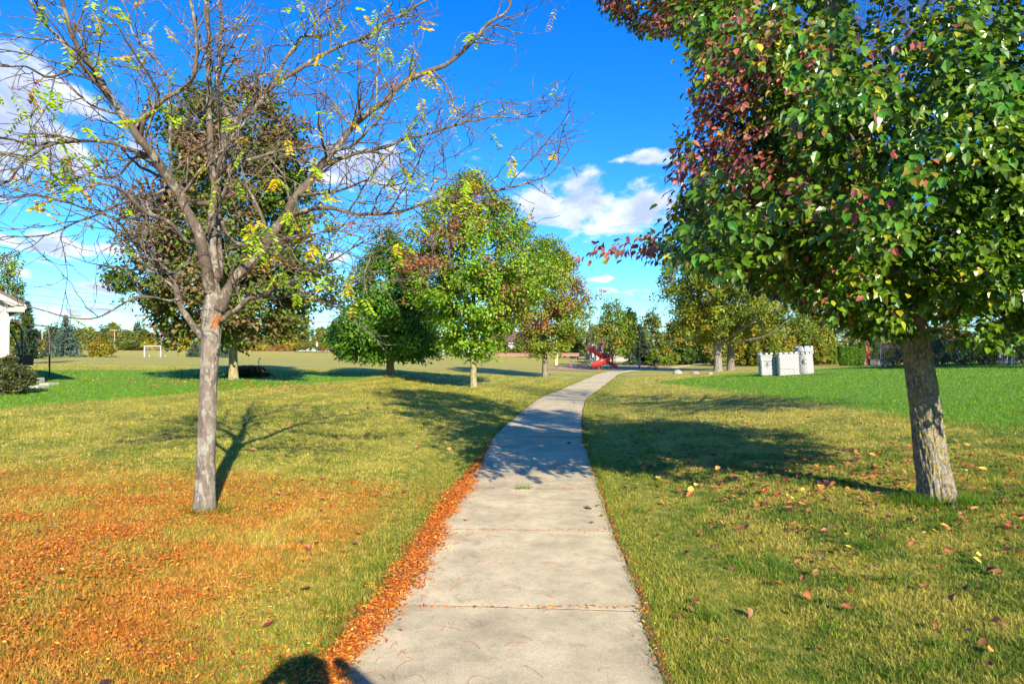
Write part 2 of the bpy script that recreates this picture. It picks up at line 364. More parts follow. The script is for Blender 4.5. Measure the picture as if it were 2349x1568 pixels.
def lawn_group():
    g = bpy.data.node_groups.new('lawn_colour', 'ShaderNodeTree')
    g.interface.new_socket('Color', in_out='OUTPUT', socket_type='NodeSocketColor')
    n = g.nodes; L = g.links
    def M(op, a, b=None, clamp=False):
        q = n.new('ShaderNodeMath'); q.operation = op; q.use_clamp = clamp
        for i, x in enumerate((a, b)):
            if x is None: continue
            if isinstance(x, (int, float)): q.inputs[i].default_value = x
            else: L.new(x, q.inputs[i])
        return q.outputs[0]
    def noise(scale, detail=4, rough=.6, off=0.0):
        q = n.new('ShaderNodeTexNoise'); q.inputs['Scale'].default_value = scale; q.inputs['Detail'].default_value = detail; q.inputs['Roughness'].default_value = rough
        mp = n.new('ShaderNodeMapping'); mp.inputs['Location'].default_value = (off, off * 1.7, 0); L.new(geo.outputs['Position'], mp.inputs['Vector']); L.new(mp.outputs[0], q.inputs['Vector'])
        return q.outputs['Fac']
    def ramp(v, a, b):
        q = n.new('ShaderNodeMapRange'); q.interpolation_type = 'SMOOTHSTEP'; L.new(v, q.inputs['Value']); q.inputs['From Min'].default_value = a; q.inputs['From Max'].default_value = b; return q.outputs[0]
    def mix(f, a, b):
        q = n.new('ShaderNodeMix'); q.data_type = 'RGBA'; q.clamp_factor = True
        if isinstance(f, float): q.inputs['Factor'].default_value = f
        else: L.new(f, q.inputs['Factor'])
        for s, x in (('A', a), ('B', b)):
            if isinstance(x, tuple): q.inputs[s].default_value = (*x, 1)
            else: L.new(x, q.inputs[s])
        return q.outputs['Result']
    geo = n.new('ShaderNodeNewGeometry'); sp = n.new('ShaderNodeSeparateXYZ'); L.new(geo.outputs['Position'], sp.inputs[0]); x, y, z = sp.outputs
    pd = n.new('ShaderNodeAttribute'); pd.attribute_name = 'pd'; pd = pd.outputs['Fac']      # metres right of the path's centre line
    big, mid, fine = noise(.35, 3), noise(1.3, 4, .6, 4.2), noise(9, 5, .7, 9.1)
    GREEN, STRAW, OLIVE, BRIGHT, DKGREEN = (.15, .21, .014), (.62, .49, .13), (.42, .36, .05), (.095, .25, .010), (.05, .14, .010)
    # mown turf, half dried out
    t = mix(ramp(mid, .36, .60), OLIVE, mix(ramp(fine, .40, .70), GREEN, OLIVE))
    t = mix(M('MULTIPLY', ramp(fine, .42, .70), .75), t, STRAW)
    # mowing stripes along the path
    st = M('SINE', M('MULTIPLY', M('ADD', pd, M('MULTIPLY', big, .5)), 2 * math.pi / 1.5))
    st = M('MULTIPLY', ramp(st, -.5, .5), M('MULTIPLY', ramp(pd, -1.2, -2.5), .62))
    t = mix(st, t, mix(.5, t, GREEN))
    # greener beside the path and on the right-hand side near the camera
    near = M('MULTIPLY', ramp(M('ABSOLUTE', pd), 2.4, .9), .75); t = mix(near, t, mix(ramp(fine, .4, .7), GREEN, OLIVE))
    rn = M('MULTIPLY', M('MULTIPLY', ramp(pd, .9, 2.2), ramp(y, 15.0, 8.0)), M('ADD', M('MULTIPLY', ramp(mid, .42, .6), .55), .25)); t = mix(rn, t, mix(ramp(fine, .42, .66), DKGREEN, GREEN))
    # crumbled leaflets worked into the turf under the bare tree
    lit = M('MULTIPLY', M('MULTIPLY', ramp(y, 9.0, 6.2), ramp(x, -8.5, -4.5)), M('MULTIPLY', ramp(pd, -1.0, -1.9), ramp(M('ADD', M('MULTIPLY', mid, .6), M('MULTIPLY', fine, .4)), .36, .62)))
    t = mix(M('MULTIPLY', lit, .76), t, (.66, .225, .03))
    # watered and fertilised house lawns, left and right
    wob = M('ADD', M('MULTIPLY', M('SUBTRACT', mid, .5), 1.5), M('MULTIPLY', M('SUBTRACT', fine, .5), 1.4))
    xl = M('ADD', M('ADD', M('MULTIPLY', y, -.22), 14.6), M('ADD', x, wob)); gl = M('MULTIPLY', ramp(xl, .25, -.25), ramp(M('SUBTRACT', M('SUBTRACT', y, M('MULTIPLY', x, .45)), 46.0), .8, -.8))
    gl = M('MULTIPLY', gl, ramp(M('SUBTRACT', y, M('MULTIPLY', x, -.1)), 11.0, 12.0))
    gr = M('MULTIPLY', ramp(M('SUBTRACT', M('ADD', x, wob), M('ADD', M('MULTIPLY', y, -.02), 8.3)), -.5, .5), ramp(M('SUBTRACT', y, M('MULTIPLY', x, 1.3)), 26.0, 24.0))
    br = mix(ramp(fine, .3, .75), mix(ramp(mid, .3, .7), BRIGHT, (.15, .26, .014)), (.15, .31, .014))
    t = mix(M('MAXIMUM', gl, gr), t, br)
    # wide bands across the playing field
    fb = M('MULTIPLY', ramp(M('SINE', M('ADD', M('MULTIPLY', y, .55), M('MULTIPLY', big, 5.0))), -.6, .6), ramp(y, 40.0, 50.0)); t = mix(M('MULTIPLY', fb, .3), t, STRAW)
    t = mix(M('MULTIPLY', M('MULTIPLY', ramp(y, 40.0, 52.0), ramp(pd, -6.0, -14.0)), .6), t, (.42, .37, .06))
    t = mix(M('MULTIPLY', M('MULTIPLY', ramp(y, 130.0, 150.0), ramp(x, 0.0, -30.0)), .45), t, (.45, .33, .11))
    go = n.new('NodeGroupOutput'); L.new(t, go.inputs[0]); return g
LAWN = lawn_group()
def lawn_material(name, blades):
    m, t, b, o = nodes_of(name); L = t.links
    gn = t.nodes.new('ShaderNodeGroup'); gn.node_tree = LAWN; cur = gn.outputs[0]
    b.inputs['Roughness'].default_value = 0.75; b.inputs['Specular IOR Level'].default_value = 0.2
    if blades:
        g = t.nodes.new('ShaderNodeNewGeometry'); hs = t.nodes.new('ShaderNodeHueSaturation'); L.new(cur, hs.inputs['Color'])
        mr = t.nodes.new('ShaderNodeMapRange'); L.new(g.outputs['Random Per Island'], mr.inputs['Value']); mr.inputs['To Min'].default_value = .68; mr.inputs['To Max'].default_value = 1.5
        L.new(mr.outputs[0], hs.inputs['Value'])
        ml = t.nodes.new('ShaderNodeMath'); ml.operation = 'MULTIPLY'; ml.inputs[1].default_value = 31.7; fr = t.nodes.new('ShaderNodeMath'); fr.operation = 'FRACT'
        L.new(g.outputs['Random Per Island'], ml.inputs[0]); L.new(ml.outputs[0], fr.inputs[0])
        gt = t.nodes.new('ShaderNodeMapRange'); L.new(fr.outputs[0], gt.inputs['Value']); gt.inputs['From Min'].default_value = .72; gt.inputs['From Max'].default_value = 1.0; gt.inputs['To Max'].default_value = .6
        mx = t.nodes.new('ShaderNodeMix'); mx.data_type = 'RGBA'; L.new(gt.outputs[0], mx.inputs['Factor']); L.new(hs.outputs[0], mx.inputs['A']); mx.inputs['B'].default_value = (.42, .36, .13, 1)
        tr = t.nodes.new('ShaderNodeBsdfTranslucent'); L.new(mx.outputs['Result'], tr.inputs['Color']); L.new(mx.outputs['Result'], b.inputs['Base Color'])
        ms = t.nodes.new('ShaderNodeMixShader'); ms.inputs[0].default_value = .35; L.new(b.outputs[0], ms.inputs[1]); L.new(tr.outputs[0], ms.inputs[2]); L.new(ms.outputs[0], o.inputs['Surface'])
    else:
        nz = t.nodes.new('ShaderNodeTexNoise'); nz.inputs['Scale'].default_value = 60; nz.inputs['Detail'].default_value = 6; nz.inputs['Roughness'].default_value = .75
        g = t.nodes.new('ShaderNodeNewGeometry'); L.new(g.outputs['Position'], nz.inputs['Vector'])
        mr = t.nodes.new('ShaderNodeMapRange'); L.new(nz.outputs['Fac'], mr.inputs['Value']); mr.inputs['From Min'].default_value = .3; mr.inputs['From Max'].default_value = .7; mr.inputs['To Min'].default_value = .55; mr.inputs['To Max'].default_value = 1.3
        hs = t.nodes.new('ShaderNodeHueSaturation'); L.new(cur, hs.inputs['Color']); L.new(mr.outputs[0], hs.inputs['Value']); L.new(hs.outputs[0], b.inputs['Base Color'])
        bp = t.nodes.new('ShaderNodeBump'); bp.inputs['Strength'].default_value = .7; bp.inputs['Distance'].default_value = .03; L.new(nz.outputs['Fac'], bp.inputs['Height']); L.new(bp.outputs[0], b.inputs['Normal'])
    return m
def set_pd(me, V):
    a = me.attributes.new('pd', 'FLOAT', 'POINT'); a.data.foreach_set('value', (V[:, 0] - xp(V[:, 1])).astype(np.float32))

def build_ground():
    u = np.linspace(-1, 1, 175); X = np.sinh(u * 5.2) / np.sinh(5.2) * 900
    v = np.linspace(0, 1, 230); Y = -70 + 70 * np.minimum(v / .06, 1) + np.where(v > .06, np.sinh((v - .06) / .94 * 4.6) / np.sinh(4.6) * 1400, 0)
    gx, gy = np.meshgrid(X, Y); V = np.stack([gx.ravel(), gy.ravel(), zg(gx.ravel(), gy.ravel())], -1)
    n = len(X); i, j = np.meshgrid(np.arange(len(Y) - 1), np.arange(n - 1), indexing='ij')
    F = np.stack([i * n + j, i * n + j + 1, (i + 1) * n + j + 1, (i + 1) * n + j], -1).reshape(-1, 4)
    me = npmesh('ground', V, [F], smooth=True); set_pd(me, V)
    return tag(mobj('ground', me, lawn_material('lawn_ground', False)), 'mown park lawn, olive and straw with bright green house lawns', 'lawn', kind='structure')
build_ground()

# ------------------------------------------------------------------ concrete path: one slab after another
def concrete():
    m, t, b, o = nodes_of('path_concrete'); L = t.links
    g = t.nodes.new('ShaderNodeNewGeometry'); oi = t.nodes.new('ShaderNodeObjectInfo')
    def nz(s, d=6, r=.65):
        q = t.nodes.new('ShaderNodeTexNoise'); q.inputs['Scale'].default_value = s; q.inputs['Detail'].default_value = d; q.inputs['Roughness'].default_value = r; L.new(g.outputs['Position'], q.inputs['Vector']); return q.outputs['Fac']
    a, f = nz(2.2), nz(120, 4, .8)
    r1 = t.nodes.new('ShaderNodeValToRGB'); L.new(a, r1.inputs[0]); r1.color_ramp.elements[0].position = .3; r1.color_ramp.elements[0].color = (.42, .35, .215, 1); r1.color_ramp.elements[1].position = .66; r1.color_ramp.elements[1].color = (.70, .59, .36, 1)
    r2 = t.nodes.new('ShaderNodeMapRange'); L.new(f, r2.inputs['Value']); r2.inputs['From Min'].default_value = .3; r2.inputs['From Max'].default_value = .7; r2.inputs['To Min'].default_value = .68; r2.inputs['To Max'].default_value = 1.25
    r3 = t.nodes.new('ShaderNodeMapRange'); L.new(oi.outputs['Random'], r3.inputs['Value']); r3.inputs['To Min'].default_value = .9; r3.inputs['To Max'].default_value = 1.08
    mu = t.nodes.new('ShaderNodeMath'); mu.operation = 'MULTIPLY'; L.new(r2.outputs[0], mu.inputs[0]); L.new(r3.outputs[0], mu.inputs[1])
    st = t.nodes.new('ShaderNodeMapRange'); L.new(nz(5.5, 8, .75), st.inputs['Value']); st.inputs['From Min'].default_value = .32; st.inputs['From Max'].default_value = .5; st.inputs['To Min'].default_value = .74; st.inputs['To Max'].default_value = 1.0
    mu2 = t.nodes.new('ShaderNodeMath'); mu2.operation = 'MULTIPLY'; L.new(mu.outputs[0], mu2.inputs[0]); L.new(st.outputs[0], mu2.inputs[1]); mu = mu2
    hs = t.nodes.new('ShaderNodeHueSaturation'); L.new(r1.outputs[0], hs.inputs['Color']); L.new(mu.outputs[0], hs.inputs['Value']); L.new(hs.outputs[0], b.inputs['Base Color'])
    b.inputs['Roughness'].default_value = .9; b.inputs['Specular IOR Level'].default_value = .2
    bp = t.nodes.new('ShaderNodeBump'); bp.inputs['Strength'].default_value = .35; bp.inputs['Distance'].default_value = .006; L.new(f, bp.inputs['Height']); L.new(bp.outputs[0], b.inputs['Normal'])
    return m
M_CONC = concrete()
def build_path():
    root = tag(empty('footpath', (0, 0, 0)), 'pale concrete footpath of square slabs curving right towards the playground', 'path', kind='structure')
    c = spline(CL, .1); seg = np.linalg.norm(np.diff(c, axis=0), axis=1); s = np.concatenate([[0], np.cumsum(seg)])
    s0 = np.interp(4.216, c[:, 0], s)
    cuts = [np.interp(y, c[:, 0], s) for y in (4.216, 6.08, 7.93, 9.9, 11.4, 12.9)]
    cuts = [cuts[0] - 1.87 * k for k in range(5, 0, -1)] + cuts
    while cuts[-1] < s[-1] - 2: cuts.append(cuts[-1] + (1.87 if cuts[-1] - s0 < 60 else 2.4))
    ys = lambda q: np.interp(q, s, c[:, 0]); xs = lambda q: np.interp(q, s, c[:, 1])
    T = np.gradient(c, axis=0); T = nrm(T); sub = MB(); rg = np.random.default_rng(3)
    for k in range(len(cuts) - 1):
        gap = .0045; q = np.linspace(cuts[k] + gap, cuts[k + 1] - gap, 7); x, y = xs(q), ys(q)
        ty, tx = np.interp(q, s, T[:, 0]), np.interp(q, s, T[:, 1])
        w = PATH_HW * (1 + (.25 if c[-1, 0] < 0 else 0)); tilt = rg.normal(0, .0002, 2) * [1, 0]; top = []; zz = .022 + (.012 if abs(cuts[k] - np.interp(12.9, c[:, 0], s)) < .1 else 0)
        for side in (-1, 1):
            e = w + rg.normal(0, .006, 7); top.append(np.stack([x + side * e * ty, y - side * e * tx, zg(x, y) + zz + tilt[0] * side + tilt[1] * np.linspace(-1, 1, 7)], -1))
        Lp, Rp = top; r = .003                                            # arris rounded by a small chamfer
        ctr = (Lp.mean(0) + Rp.mean(0)) / 2
        ring = np.vstack([Lp, Rp[::-1]]); inn = ring + nrm((ctr - ring) * [1, 1, 0]) * r; low = ring - [0, 0, r]; bot = ring - [0, 0, .11]
        inn[:, 2] = ring[:, 2]; V = np.vstack([inn, low, bot]) - ctr; m_ = 14; i = np.arange(m_)
        F4 = [np.stack([i, (i + 1) % m_, (i + 1) % m_ + m_, i + m_], -1), np.stack([i + m_, (i + 1) % m_ + m_, (i + 1) % m_ + 2 * m_, i + 2 * m_], -1),
              np.array([[a, a + 1, 12 - a, 13 - a] for a in range(6)])]
        mobj('slab', npmesh('slab', V, F4), M_CONC, root, tuple(ctr))
    return cuts, xs, ys
CUTS, CXS, CYS = build_path()
# soil and old leaves down in the joints and along both edges of the slabs
def build_bed():
    c = spline(CL, .4); x, y = c[:, 1], c[:, 0]; V = []
    for side in (-1, 1): V.append(np.stack([x + side * (PATH_HW + .05), y, zg(x, y) + .0212], -1))
    n = len(c); F = np.stack([np.arange(n - 1), np.arange(n - 1) + n, np.arange(1, n) + n, np.arange(1, n)], -1)
    mobj('path_bed', npmesh('path_bed', np.vstack(V), [F]), plain('bed_soil', (.16, .075, .03), .95, .5, 30))
    tag(bpy.data.objects['path_bed'], 'dark soil in the joints and under the path slabs', 'soil', kind='structure')
build_bed()

# ------------------------------------------------------------------ grass
def blades_mesh(x, y, h, w, lean, rg):
    n = len(x); z = zg(x, y); a = rg.uniform(0, 2 * math.pi, n); b = a + rg.uniform(.6, 2.4, n)
    dx, dy = np.cos(a) * w / 2, np.sin(a) * w / 2; V = np.empty((n, 3, 3))
    V[:, 0] = np.stack([x - dx, y - dy, z - .004], -1); V[:, 1] = np.stack([x + dx, y + dy, z - .004], -1)
    V[:, 2] = np.stack([x + np.cos(b) * lean * h, y + np.sin(b) * lean * h, z + h], -1)
    return V.reshape(-1, 3), np.arange(3 * n).reshape(-1, 3)
def build_grass():
    rg = np.random.default_rng(11); n = 495000
    u = rg.random(n); y0, y1, p = 2.3, 46.0, -.35                     # more blades near the camera
    y = (y0 ** p + u * (y1 ** p - y0 ** p)) ** (1 / p); x = rg.uniform(-1, 1, n) * (y * .80 + 1.2)
    keep = np.abs(x - xp(y)) > PATH_HW + rg.normal(-.008, .026, n); x, y = x[keep], y[keep]; n = len(x)
    pt = fbm(np.stack([x * 1.1, y * 1.1, x * 0], -1), 3, 2)
    h = (.013 + .021 * rg.random(n)) * (.7 + .75 * pt) * (1 + np.minimum(y, 30) / 30); w = .0038 + .00078 * y
    edge = np.exp(-((np.abs(x - xp(y)) - PATH_HW) / .10) ** 2); h *= 1 + .7 * edge * rg.random(n)
    V, F = blades_mesh(x, y, h, w * rg.uniform(.7, 1.3, n), rg.uniform(.3, 1.3, n), rg)
    me = npmesh('grass', V, [F]); set_pd(me, V)
    tag(mobj('grass', me, lawn_material('lawn_blades', True)), 'short mown grass blades, green, olive and straw coloured', 'grass', kind='stuff')
    # taller tufts: foot of the right trunk, joints, edge of the path, weeds in the turf
    xs_, ys_ = [], []
    for (cx, cy, r, k) in TUFTS: xs_.append(rg.normal(cx, r, k)); ys_.append(rg.normal(cy, r * .7, k))
    x, y = np.concatenate(xs_), np.concatenate(ys_); n = len(x)
    V, F = blades_mesh(x, y, rg.uniform(.05, .13, n), np.full(n, .006), rg.uniform(.3, 1.2, n), rg)
    c = np.array([.06, .17, .012])[None] * rg.uniform(.7, 1.5, (n, 1)); c = c + rg.random((n, 1)) ** 3 * np.array([.12, .06, .01])
    me = npmesh('grass_tufts', V, [F], np.repeat(c, 3, 0)); tag(mobj('grass_tufts', me, foliage('grass_tuft', .6, .2, .35)), 'longer grass tufts at the trunk foot and path edge', 'grass', kind='stuff')
BASE_R = gp(2150, 1150); BASE_L = gp(470, 1176)
TUFTS = [(BASE_R[0] - .16, BASE_R[1] - .10, .10, 600), (BASE_R[0] + .1, BASE_R[1] - .14, .12, 420), (BASE_R[0] - .3, BASE_R[1] + .05, .12, 260), (BASE_L[0], BASE_L[1] - .1, .12, 220), (BASE_L[0] + .15, BASE_L[1], .1, 120)]
for _ in range(46):
    _y = random.Random(_).uniform(3.2, 11); _x = random.Random(_ + 99).uniform(1.2, .75 * _y + .6); TUFTS.append((_x + xp(_y), _y, .05, 40))
for _ in range(60): _y = 3.2 + _ * .16; TUFTS.append((xp(_y) + (PATH_HW + .03), _y, .035, 16))
for _ in range(26): _y = 9 + _ * .35; TUFTS.append((xp(_y) - (PATH_HW + .03), _y, .05, 26))
TUFTS += [(xp(7.93) - .12 + .04 * k, 7.93, .02, 14) for k in range(5)]
build_grass()

# ------------------------------------------------------------------ fallen leaves
LEAFLET_V = np.array([[0, 0, 0], [.35, .19, .03], [1, 0, .02], [.4, -.19, .03]]); LEAFLET_F = [np.array([[0, 1, 2], [0, 2, 3]])]
def build_litter():
    rg = np.random.default_rng(21); pts = []
    # leaflets of the bare tree, in drifts round its foot and towards the camera
    n = 690000; x = rg.uniform(-9.5, 1.0, n); y = rg.uniform(2.4, 11.5, n)
    q = fbm(np.stack([x * .55, y * .9, x * 0], -1), 4, 31); q2 = fbm(np.stack([x * 3.1, y * 3.4, x * 0], -1), 3, 37)
    d = x - xp(y)
    fall = np.exp(-(np.maximum(0, y - 6.6) / 1.6) ** 2) * np.exp(-(np.maximum(0, -x - 4.6) / 3.0) ** 2)
    dens = np.clip((q - .30) * 3.6, .05, 1) * np.clip((q2 - .25) * 2.2, .1, 1) * fall * (1 - .75 * np.exp(-((d + 1.35) / .38) ** 2)) * (.6 + .4 * sstep(6.6, 4.2, y))
    k = (rg.random(n) < dens * .85) & (d < -PATH_HW - .02); pts.append(np.stack([x[k], y[k], np.full(k.sum(), .028)], -1))
    # dense drift along the left edge of the path, lying over the concrete
    n = 34000; y = rg.uniform(2.3, 12.0, n) ; wv = fbm(np.stack([y * 1.7, y * 0, y * 0], -1), 3, 41)
    wdt = (.03 + .24 * np.clip(wv - .22, 0, 1)) * sstep(12.2, 6.5, y) + .010
    d = -PATH_HW + rg.normal(0, 1, n) * wdt * .60 + wdt * .55
    k = rg.random(n) < np.clip(.35 + sstep(9.8, 6.5, y), 0, 1); pts.append(np.stack([(xp(y) + d)[k], y[k], np.where(d > -PATH_HW, .028 + rg.random(n) * .022, .03)[k]], -1))
    # the odd one along the right edge and in the joints
    n = 1300; y = rg.uniform(2.4, 13, n); pts.append(np.stack([xp(y) + PATH_HW + rg.normal(.02, .02, n), y, np.full(n, .03)], -1))
    for c in CUTS:
        yy = float(CYS(c))
        if 2.2 < yy < 10.5:
            n = 200 if yy < 5 else 110; x = CXS(c) + rg.uniform(-PATH_HW, PATH_HW, n); pts.append(np.stack([x, yy + rg.normal(0, .005, n), np.full(n, .018)], -1))
    n = 420; yy = 12.9; x = xp(yy) + rg.beta(3, 1.3, n) * 1.7 - .86; pts.append(np.stack([x, yy - .03 + rg.normal(0, .028, n), np.full(n, .03)], -1))
    p = np.vstack(pts); N = len(p); p[:, 2] += zg(p[:, 0], p[:, 1]) + rg.uniform(0, .014, N)
    a = rg.uniform(0, 2 * math.pi, N); ax = np.stack([np.cos(a), np.sin(a), rg.normal(0, .28, N)], -1); ax = nrm(ax)
    up = nrm(np.stack([rg.normal(0, .45, N), rg.normal(0, .45, N), np.ones(N)], -1)); ay = nrm(np.cross(up, ax)); az = np.cross(ax, ay)
    V, F = scatter(LEAFLET_V, LEAFLET_F, p, ax, ay, az, rg.uniform(.018, .034, N))
    base = np.array([[.62, .17, .018], [.74, .27, .03], [.50, .11, .015], [.30, .10, .03], [.70, .40, .08]])[rg.choice(5, N, p=[.30, .28, .16, .16, .10])]
    me = npmesh('leaf_litter', V, F, np.repeat(base * rg.uniform(.7, 1.2, (N, 1)), 4, 0))
    tag(mobj('leaf_litter', me, foliage('leaflet_litter', .6, .25, .15, .2)), 'small orange leaflets drifted over grass and along the left path edge', 'leaf litter', kind='stuff')
    # thin curved leaf stalks on the concrete
    mb = MB()
    for _ in range(300):
        y = rg.uniform(2.5, 11.5) if rg.random() < .85 else rg.uniform(2.5, 7); d = -PATH_HW + abs(rg.normal(0, .42)) if rg.random() < .8 else rg.uniform(-.8, .85)
        if d > .8: continue
        x = xp(y) + d; a = rg.uniform(0, 6.28) * .5; L = rg.uniform(.05, .2); c = rg.normal(0, 4.5)
        s = np.linspace(0, L, 6); th = a + c * s; px = x + np.cumsum(np.cos(th)) * L / 6; py = y + np.cumsum(np.sin(th)) * L / 6
        mb.tube(np.stack([px, py, zg(px, py) + .027 + .012 * np.sin(s / L * 3.1)], -1), np.linspace(.0013, .0008, 6), 3, False)
    tag(mb.build('leaf_stalks', plain('stalk', (.45, .14, .04), .7, .3, 20)), 'thin curled orange leaf stalks strewn on the concrete path', 'leaf stalks', kind='stuff')
build_litter()

def leaf_shape(cup, fold, wave):
    """a dry broad leaf, 1 unit long, curled by cup, folded along its rib"""
    V = []; xs = np.array([0, .12, .32, .58, .82, 1.0]); ws = np.array([.0, .22, .36, .33, .17, 0.0])
    for x, w in zip(xs, ws):
        zc = cup * (x - .5) ** 2 + wave * math.sin(x * 7)
        V += [[x - .5, w, zc + fold * w + wave * math.sin(x * 11)], [x - .5, 0, zc], [x - .5, -w, zc + fold * w * 1.2 - wave * math.sin(x * 9)]]
    F = []
    for i in range(5):
        for j in range(2): a = i * 3 + j; F.append([a, a + 1, a + 4, a + 3])
    return np.array(V), [np.array(F)]
def build_fallen():
    rg = np.random.default_rng(5)
    kinds = [('brown', (.27, .125, .05), 'curled brown'), ('orange', (.56, .20, .06), 'dry orange-tan'), ('red', (.27, .06, .04), 'dull red'), ('purple', (.11, .035, .045), 'dark purple'), ('yellow', (.55, .44, .09), 'pale yellow')]
    lib = []
    for nm, c, w in kinds:
        mt = foliage('fallen_leaf_' + nm, .45, .4, .12, .35, True, c)
        for (cu, fo, wv) in ((.5, .5, .03), (.2, .25, .05), (-.35, .6, .04)):
            V, F = leaf_shape(cu, fo, wv); me = npmesh('fallen_leaf', V, F, smooth=True); me.materials.append(mt); lib.append((me, w))
    cand = []
    for _ in range(2700):                                      # right-hand lawn, thickest round the trunk and its shade
        y = rg.uniform(2.9, 15); x = xp(y) + PATH_HW + .04 + abs(rg.gamma(2.2, 1.5)); 
        dd = math.hypot(x - BASE_R[0], (y - BASE_R[1])); 
        if rg.random() < .12 + .9 * math.exp(-(dd / 2.6) ** 2) and math.hypot(x - BASE_R[0], y - BASE_R[1]) > .26: cand.append((x, y, 'r'))
    for _ in range(34): y = rg.uniform(3, 9); cand.append((xp(y) - .9 - rg.gamma(2, .7), y, 'l'))
    for _ in range(60): y = rg.uniform(10, 26); cand.append((xp(y) - rg.uniform(.95, 6), y, 'l'))
    for _ in range(22): y = rg.uniform(5, 22); cand.append((xp(y) + rg.choice([-1, 1]) * rg.uniform(.5, .84), y, 'p'))
    for _ in range(420): y = T_RED[1] + rg.normal(-1.6, 1.3); cand.append((T_RED[0] + rg.normal(2.2, 3.2), y, 't'))
    cand = [c for c in cand if abs(c[0]) < .79 * c[1]]
    cand.sort(key=lambda c: c[1]); big, rest = cand[:300], cand[300:]
    where = {'r': 'fallen leaf on the lawn right of the path', 'l': 'fallen leaf on the lawn left of the path', 'p': 'fallen leaf lying on the concrete path', 't': 'fallen leaf under the red-green tree'}
    for (x, y, w) in big:
        k = rg.choice(len(lib), p=np.repeat([.34, .30, .14, .14, .08], 3) / 3); me, word = lib[k]
        o = mobj('fallen_leaf', me); s = rg.uniform(.042, .074); o.scale = (s, s * rg.uniform(.75, 1.1), s)
        o.location = (x, y, zg1(x, y) + (.035 if w != 'p' else .032)); o.rotation_euler = (rg.normal(0, .35), rg.normal(0, .35), rg.uniform(0, 6.28))
        tag(o, word + ' ' + where[w], 'leaf', word + ' ' + where[w].replace('fallen leaf', 'fallen leaves').replace(' lying', ''))
    p = np.array([(x, y, zg1(x, y) + .035) for x, y, w in rest]); N = len(p)
    V0, F0 = leaf_shape(.3, .4, .04); a = rg.uniform(0, 6.28, N); ax = nrm(np.stack([np.cos(a), np.sin(a), rg.normal(0, .3, N)], -1)); up = nrm(np.stack([rg.normal(0, .4, N), rg.normal(0, .4, N), np.ones(N)], -1))
    ay = nrm(np.cross(up, ax)); V, F = scatter(V0, F0, p, ax, ay, np.cross(ax, ay), rg.uniform(.06, .1, N))
    col = np.array([k[1] for k in kinds])[rg.choice(5, N, p=[.36, .34, .14, .1, .06])]
    tag(mobj('fallen_leaves', npmesh('fallen_leaves', V, F, np.repeat(col, len(V0), 0)), foliage('fallen_far', .5, .3, .12)), 'brown and orange leaves scattered on the lawn farther off', 'leaves', kind='stuff')
build_fallen()

# ------------------------------------------------------------------ trees
def rough_trunk(pts, rad, sides=72, step=.03, amp=.012, ridge=14.0, zf=2.2, seed=1, flare=0.0):
    """a trunk with its own ridged, furrowed surface"""
    Q = spline(np.column_stack([pts, rad]), step); Pn, r = Q[:, :3], Q[:, 3]; n = len(Pn)
    if flare: zz = Pn[:, 2] - Pn[0, 2]; r = r * (1 + flare * np.exp(-zz / .16))
    V, F = tube(Pn, r, sides, True); V = V.reshape(n, sides, 3); th = np.arange(sides) * 2 * math.pi / sides
    c, s = np.cos(th) * ridge / 6.28, np.sin(th) * ridge / 6.28
    z = np.cumsum(np.concatenate([[0], np.linalg.norm(np.diff(Pn, axis=0), axis=1)]))
    p = np.stack(np.broadcast_arrays(c[None], s[None], z[:, None] * zf), -1)
    w = fbm(p * .6 + 5, 2, seed + 9)[..., None] * 1.3
    nz = fbm(p + w, 4, seed); ridged = 1 - np.abs(nz * 2 - 1) * 2.2; low = fbm(p * .22, 2, seed + 4) - .5
    lob = np.cos(th * 5 + 1.3)[None] * .5 * np.exp(-z / .2)[:, None] * flare
    rr = r[:, None] * (1 + lob * .4 + low * .14) + amp * (ridged - .4) * np.minimum(r / r[0] + .2, 1)[:, None]
    d = nrm(V - Pn[:, None]); V = Pn[:, None] + d * rr[..., None]
    return V.reshape(-1, 3), F, Pn, r
def rand_perp(t, rg):
    a = rg.normal(size=3); a = a - t * np.dot(a, t); return a / (np.linalg.norm(a) + 1e-9)
def grow(start, d, L, r0, r1, seg, rg, wig=.16, up=.04, grav=None):
    """a kinked branch: list of points and radii"""
    n = max(3, int(round(L / seg)) + 1); P_ = [np.array(start, float)]; d = d / np.linalg.norm(d); zig = rand_perp(d, rg); sg = 1
    for i in range(n - 1):
        d = d + zig * sg * wig * rg.uniform(.4, 1.2) + rg.normal(0, wig * .45, 3) + np.array([0, 0, up]); d = d / np.linalg.norm(d); sg = -sg
        P_.append(P_[-1] + d * L / (n - 1))
    return np.array(P_), np.linspace(r0, r1, n)

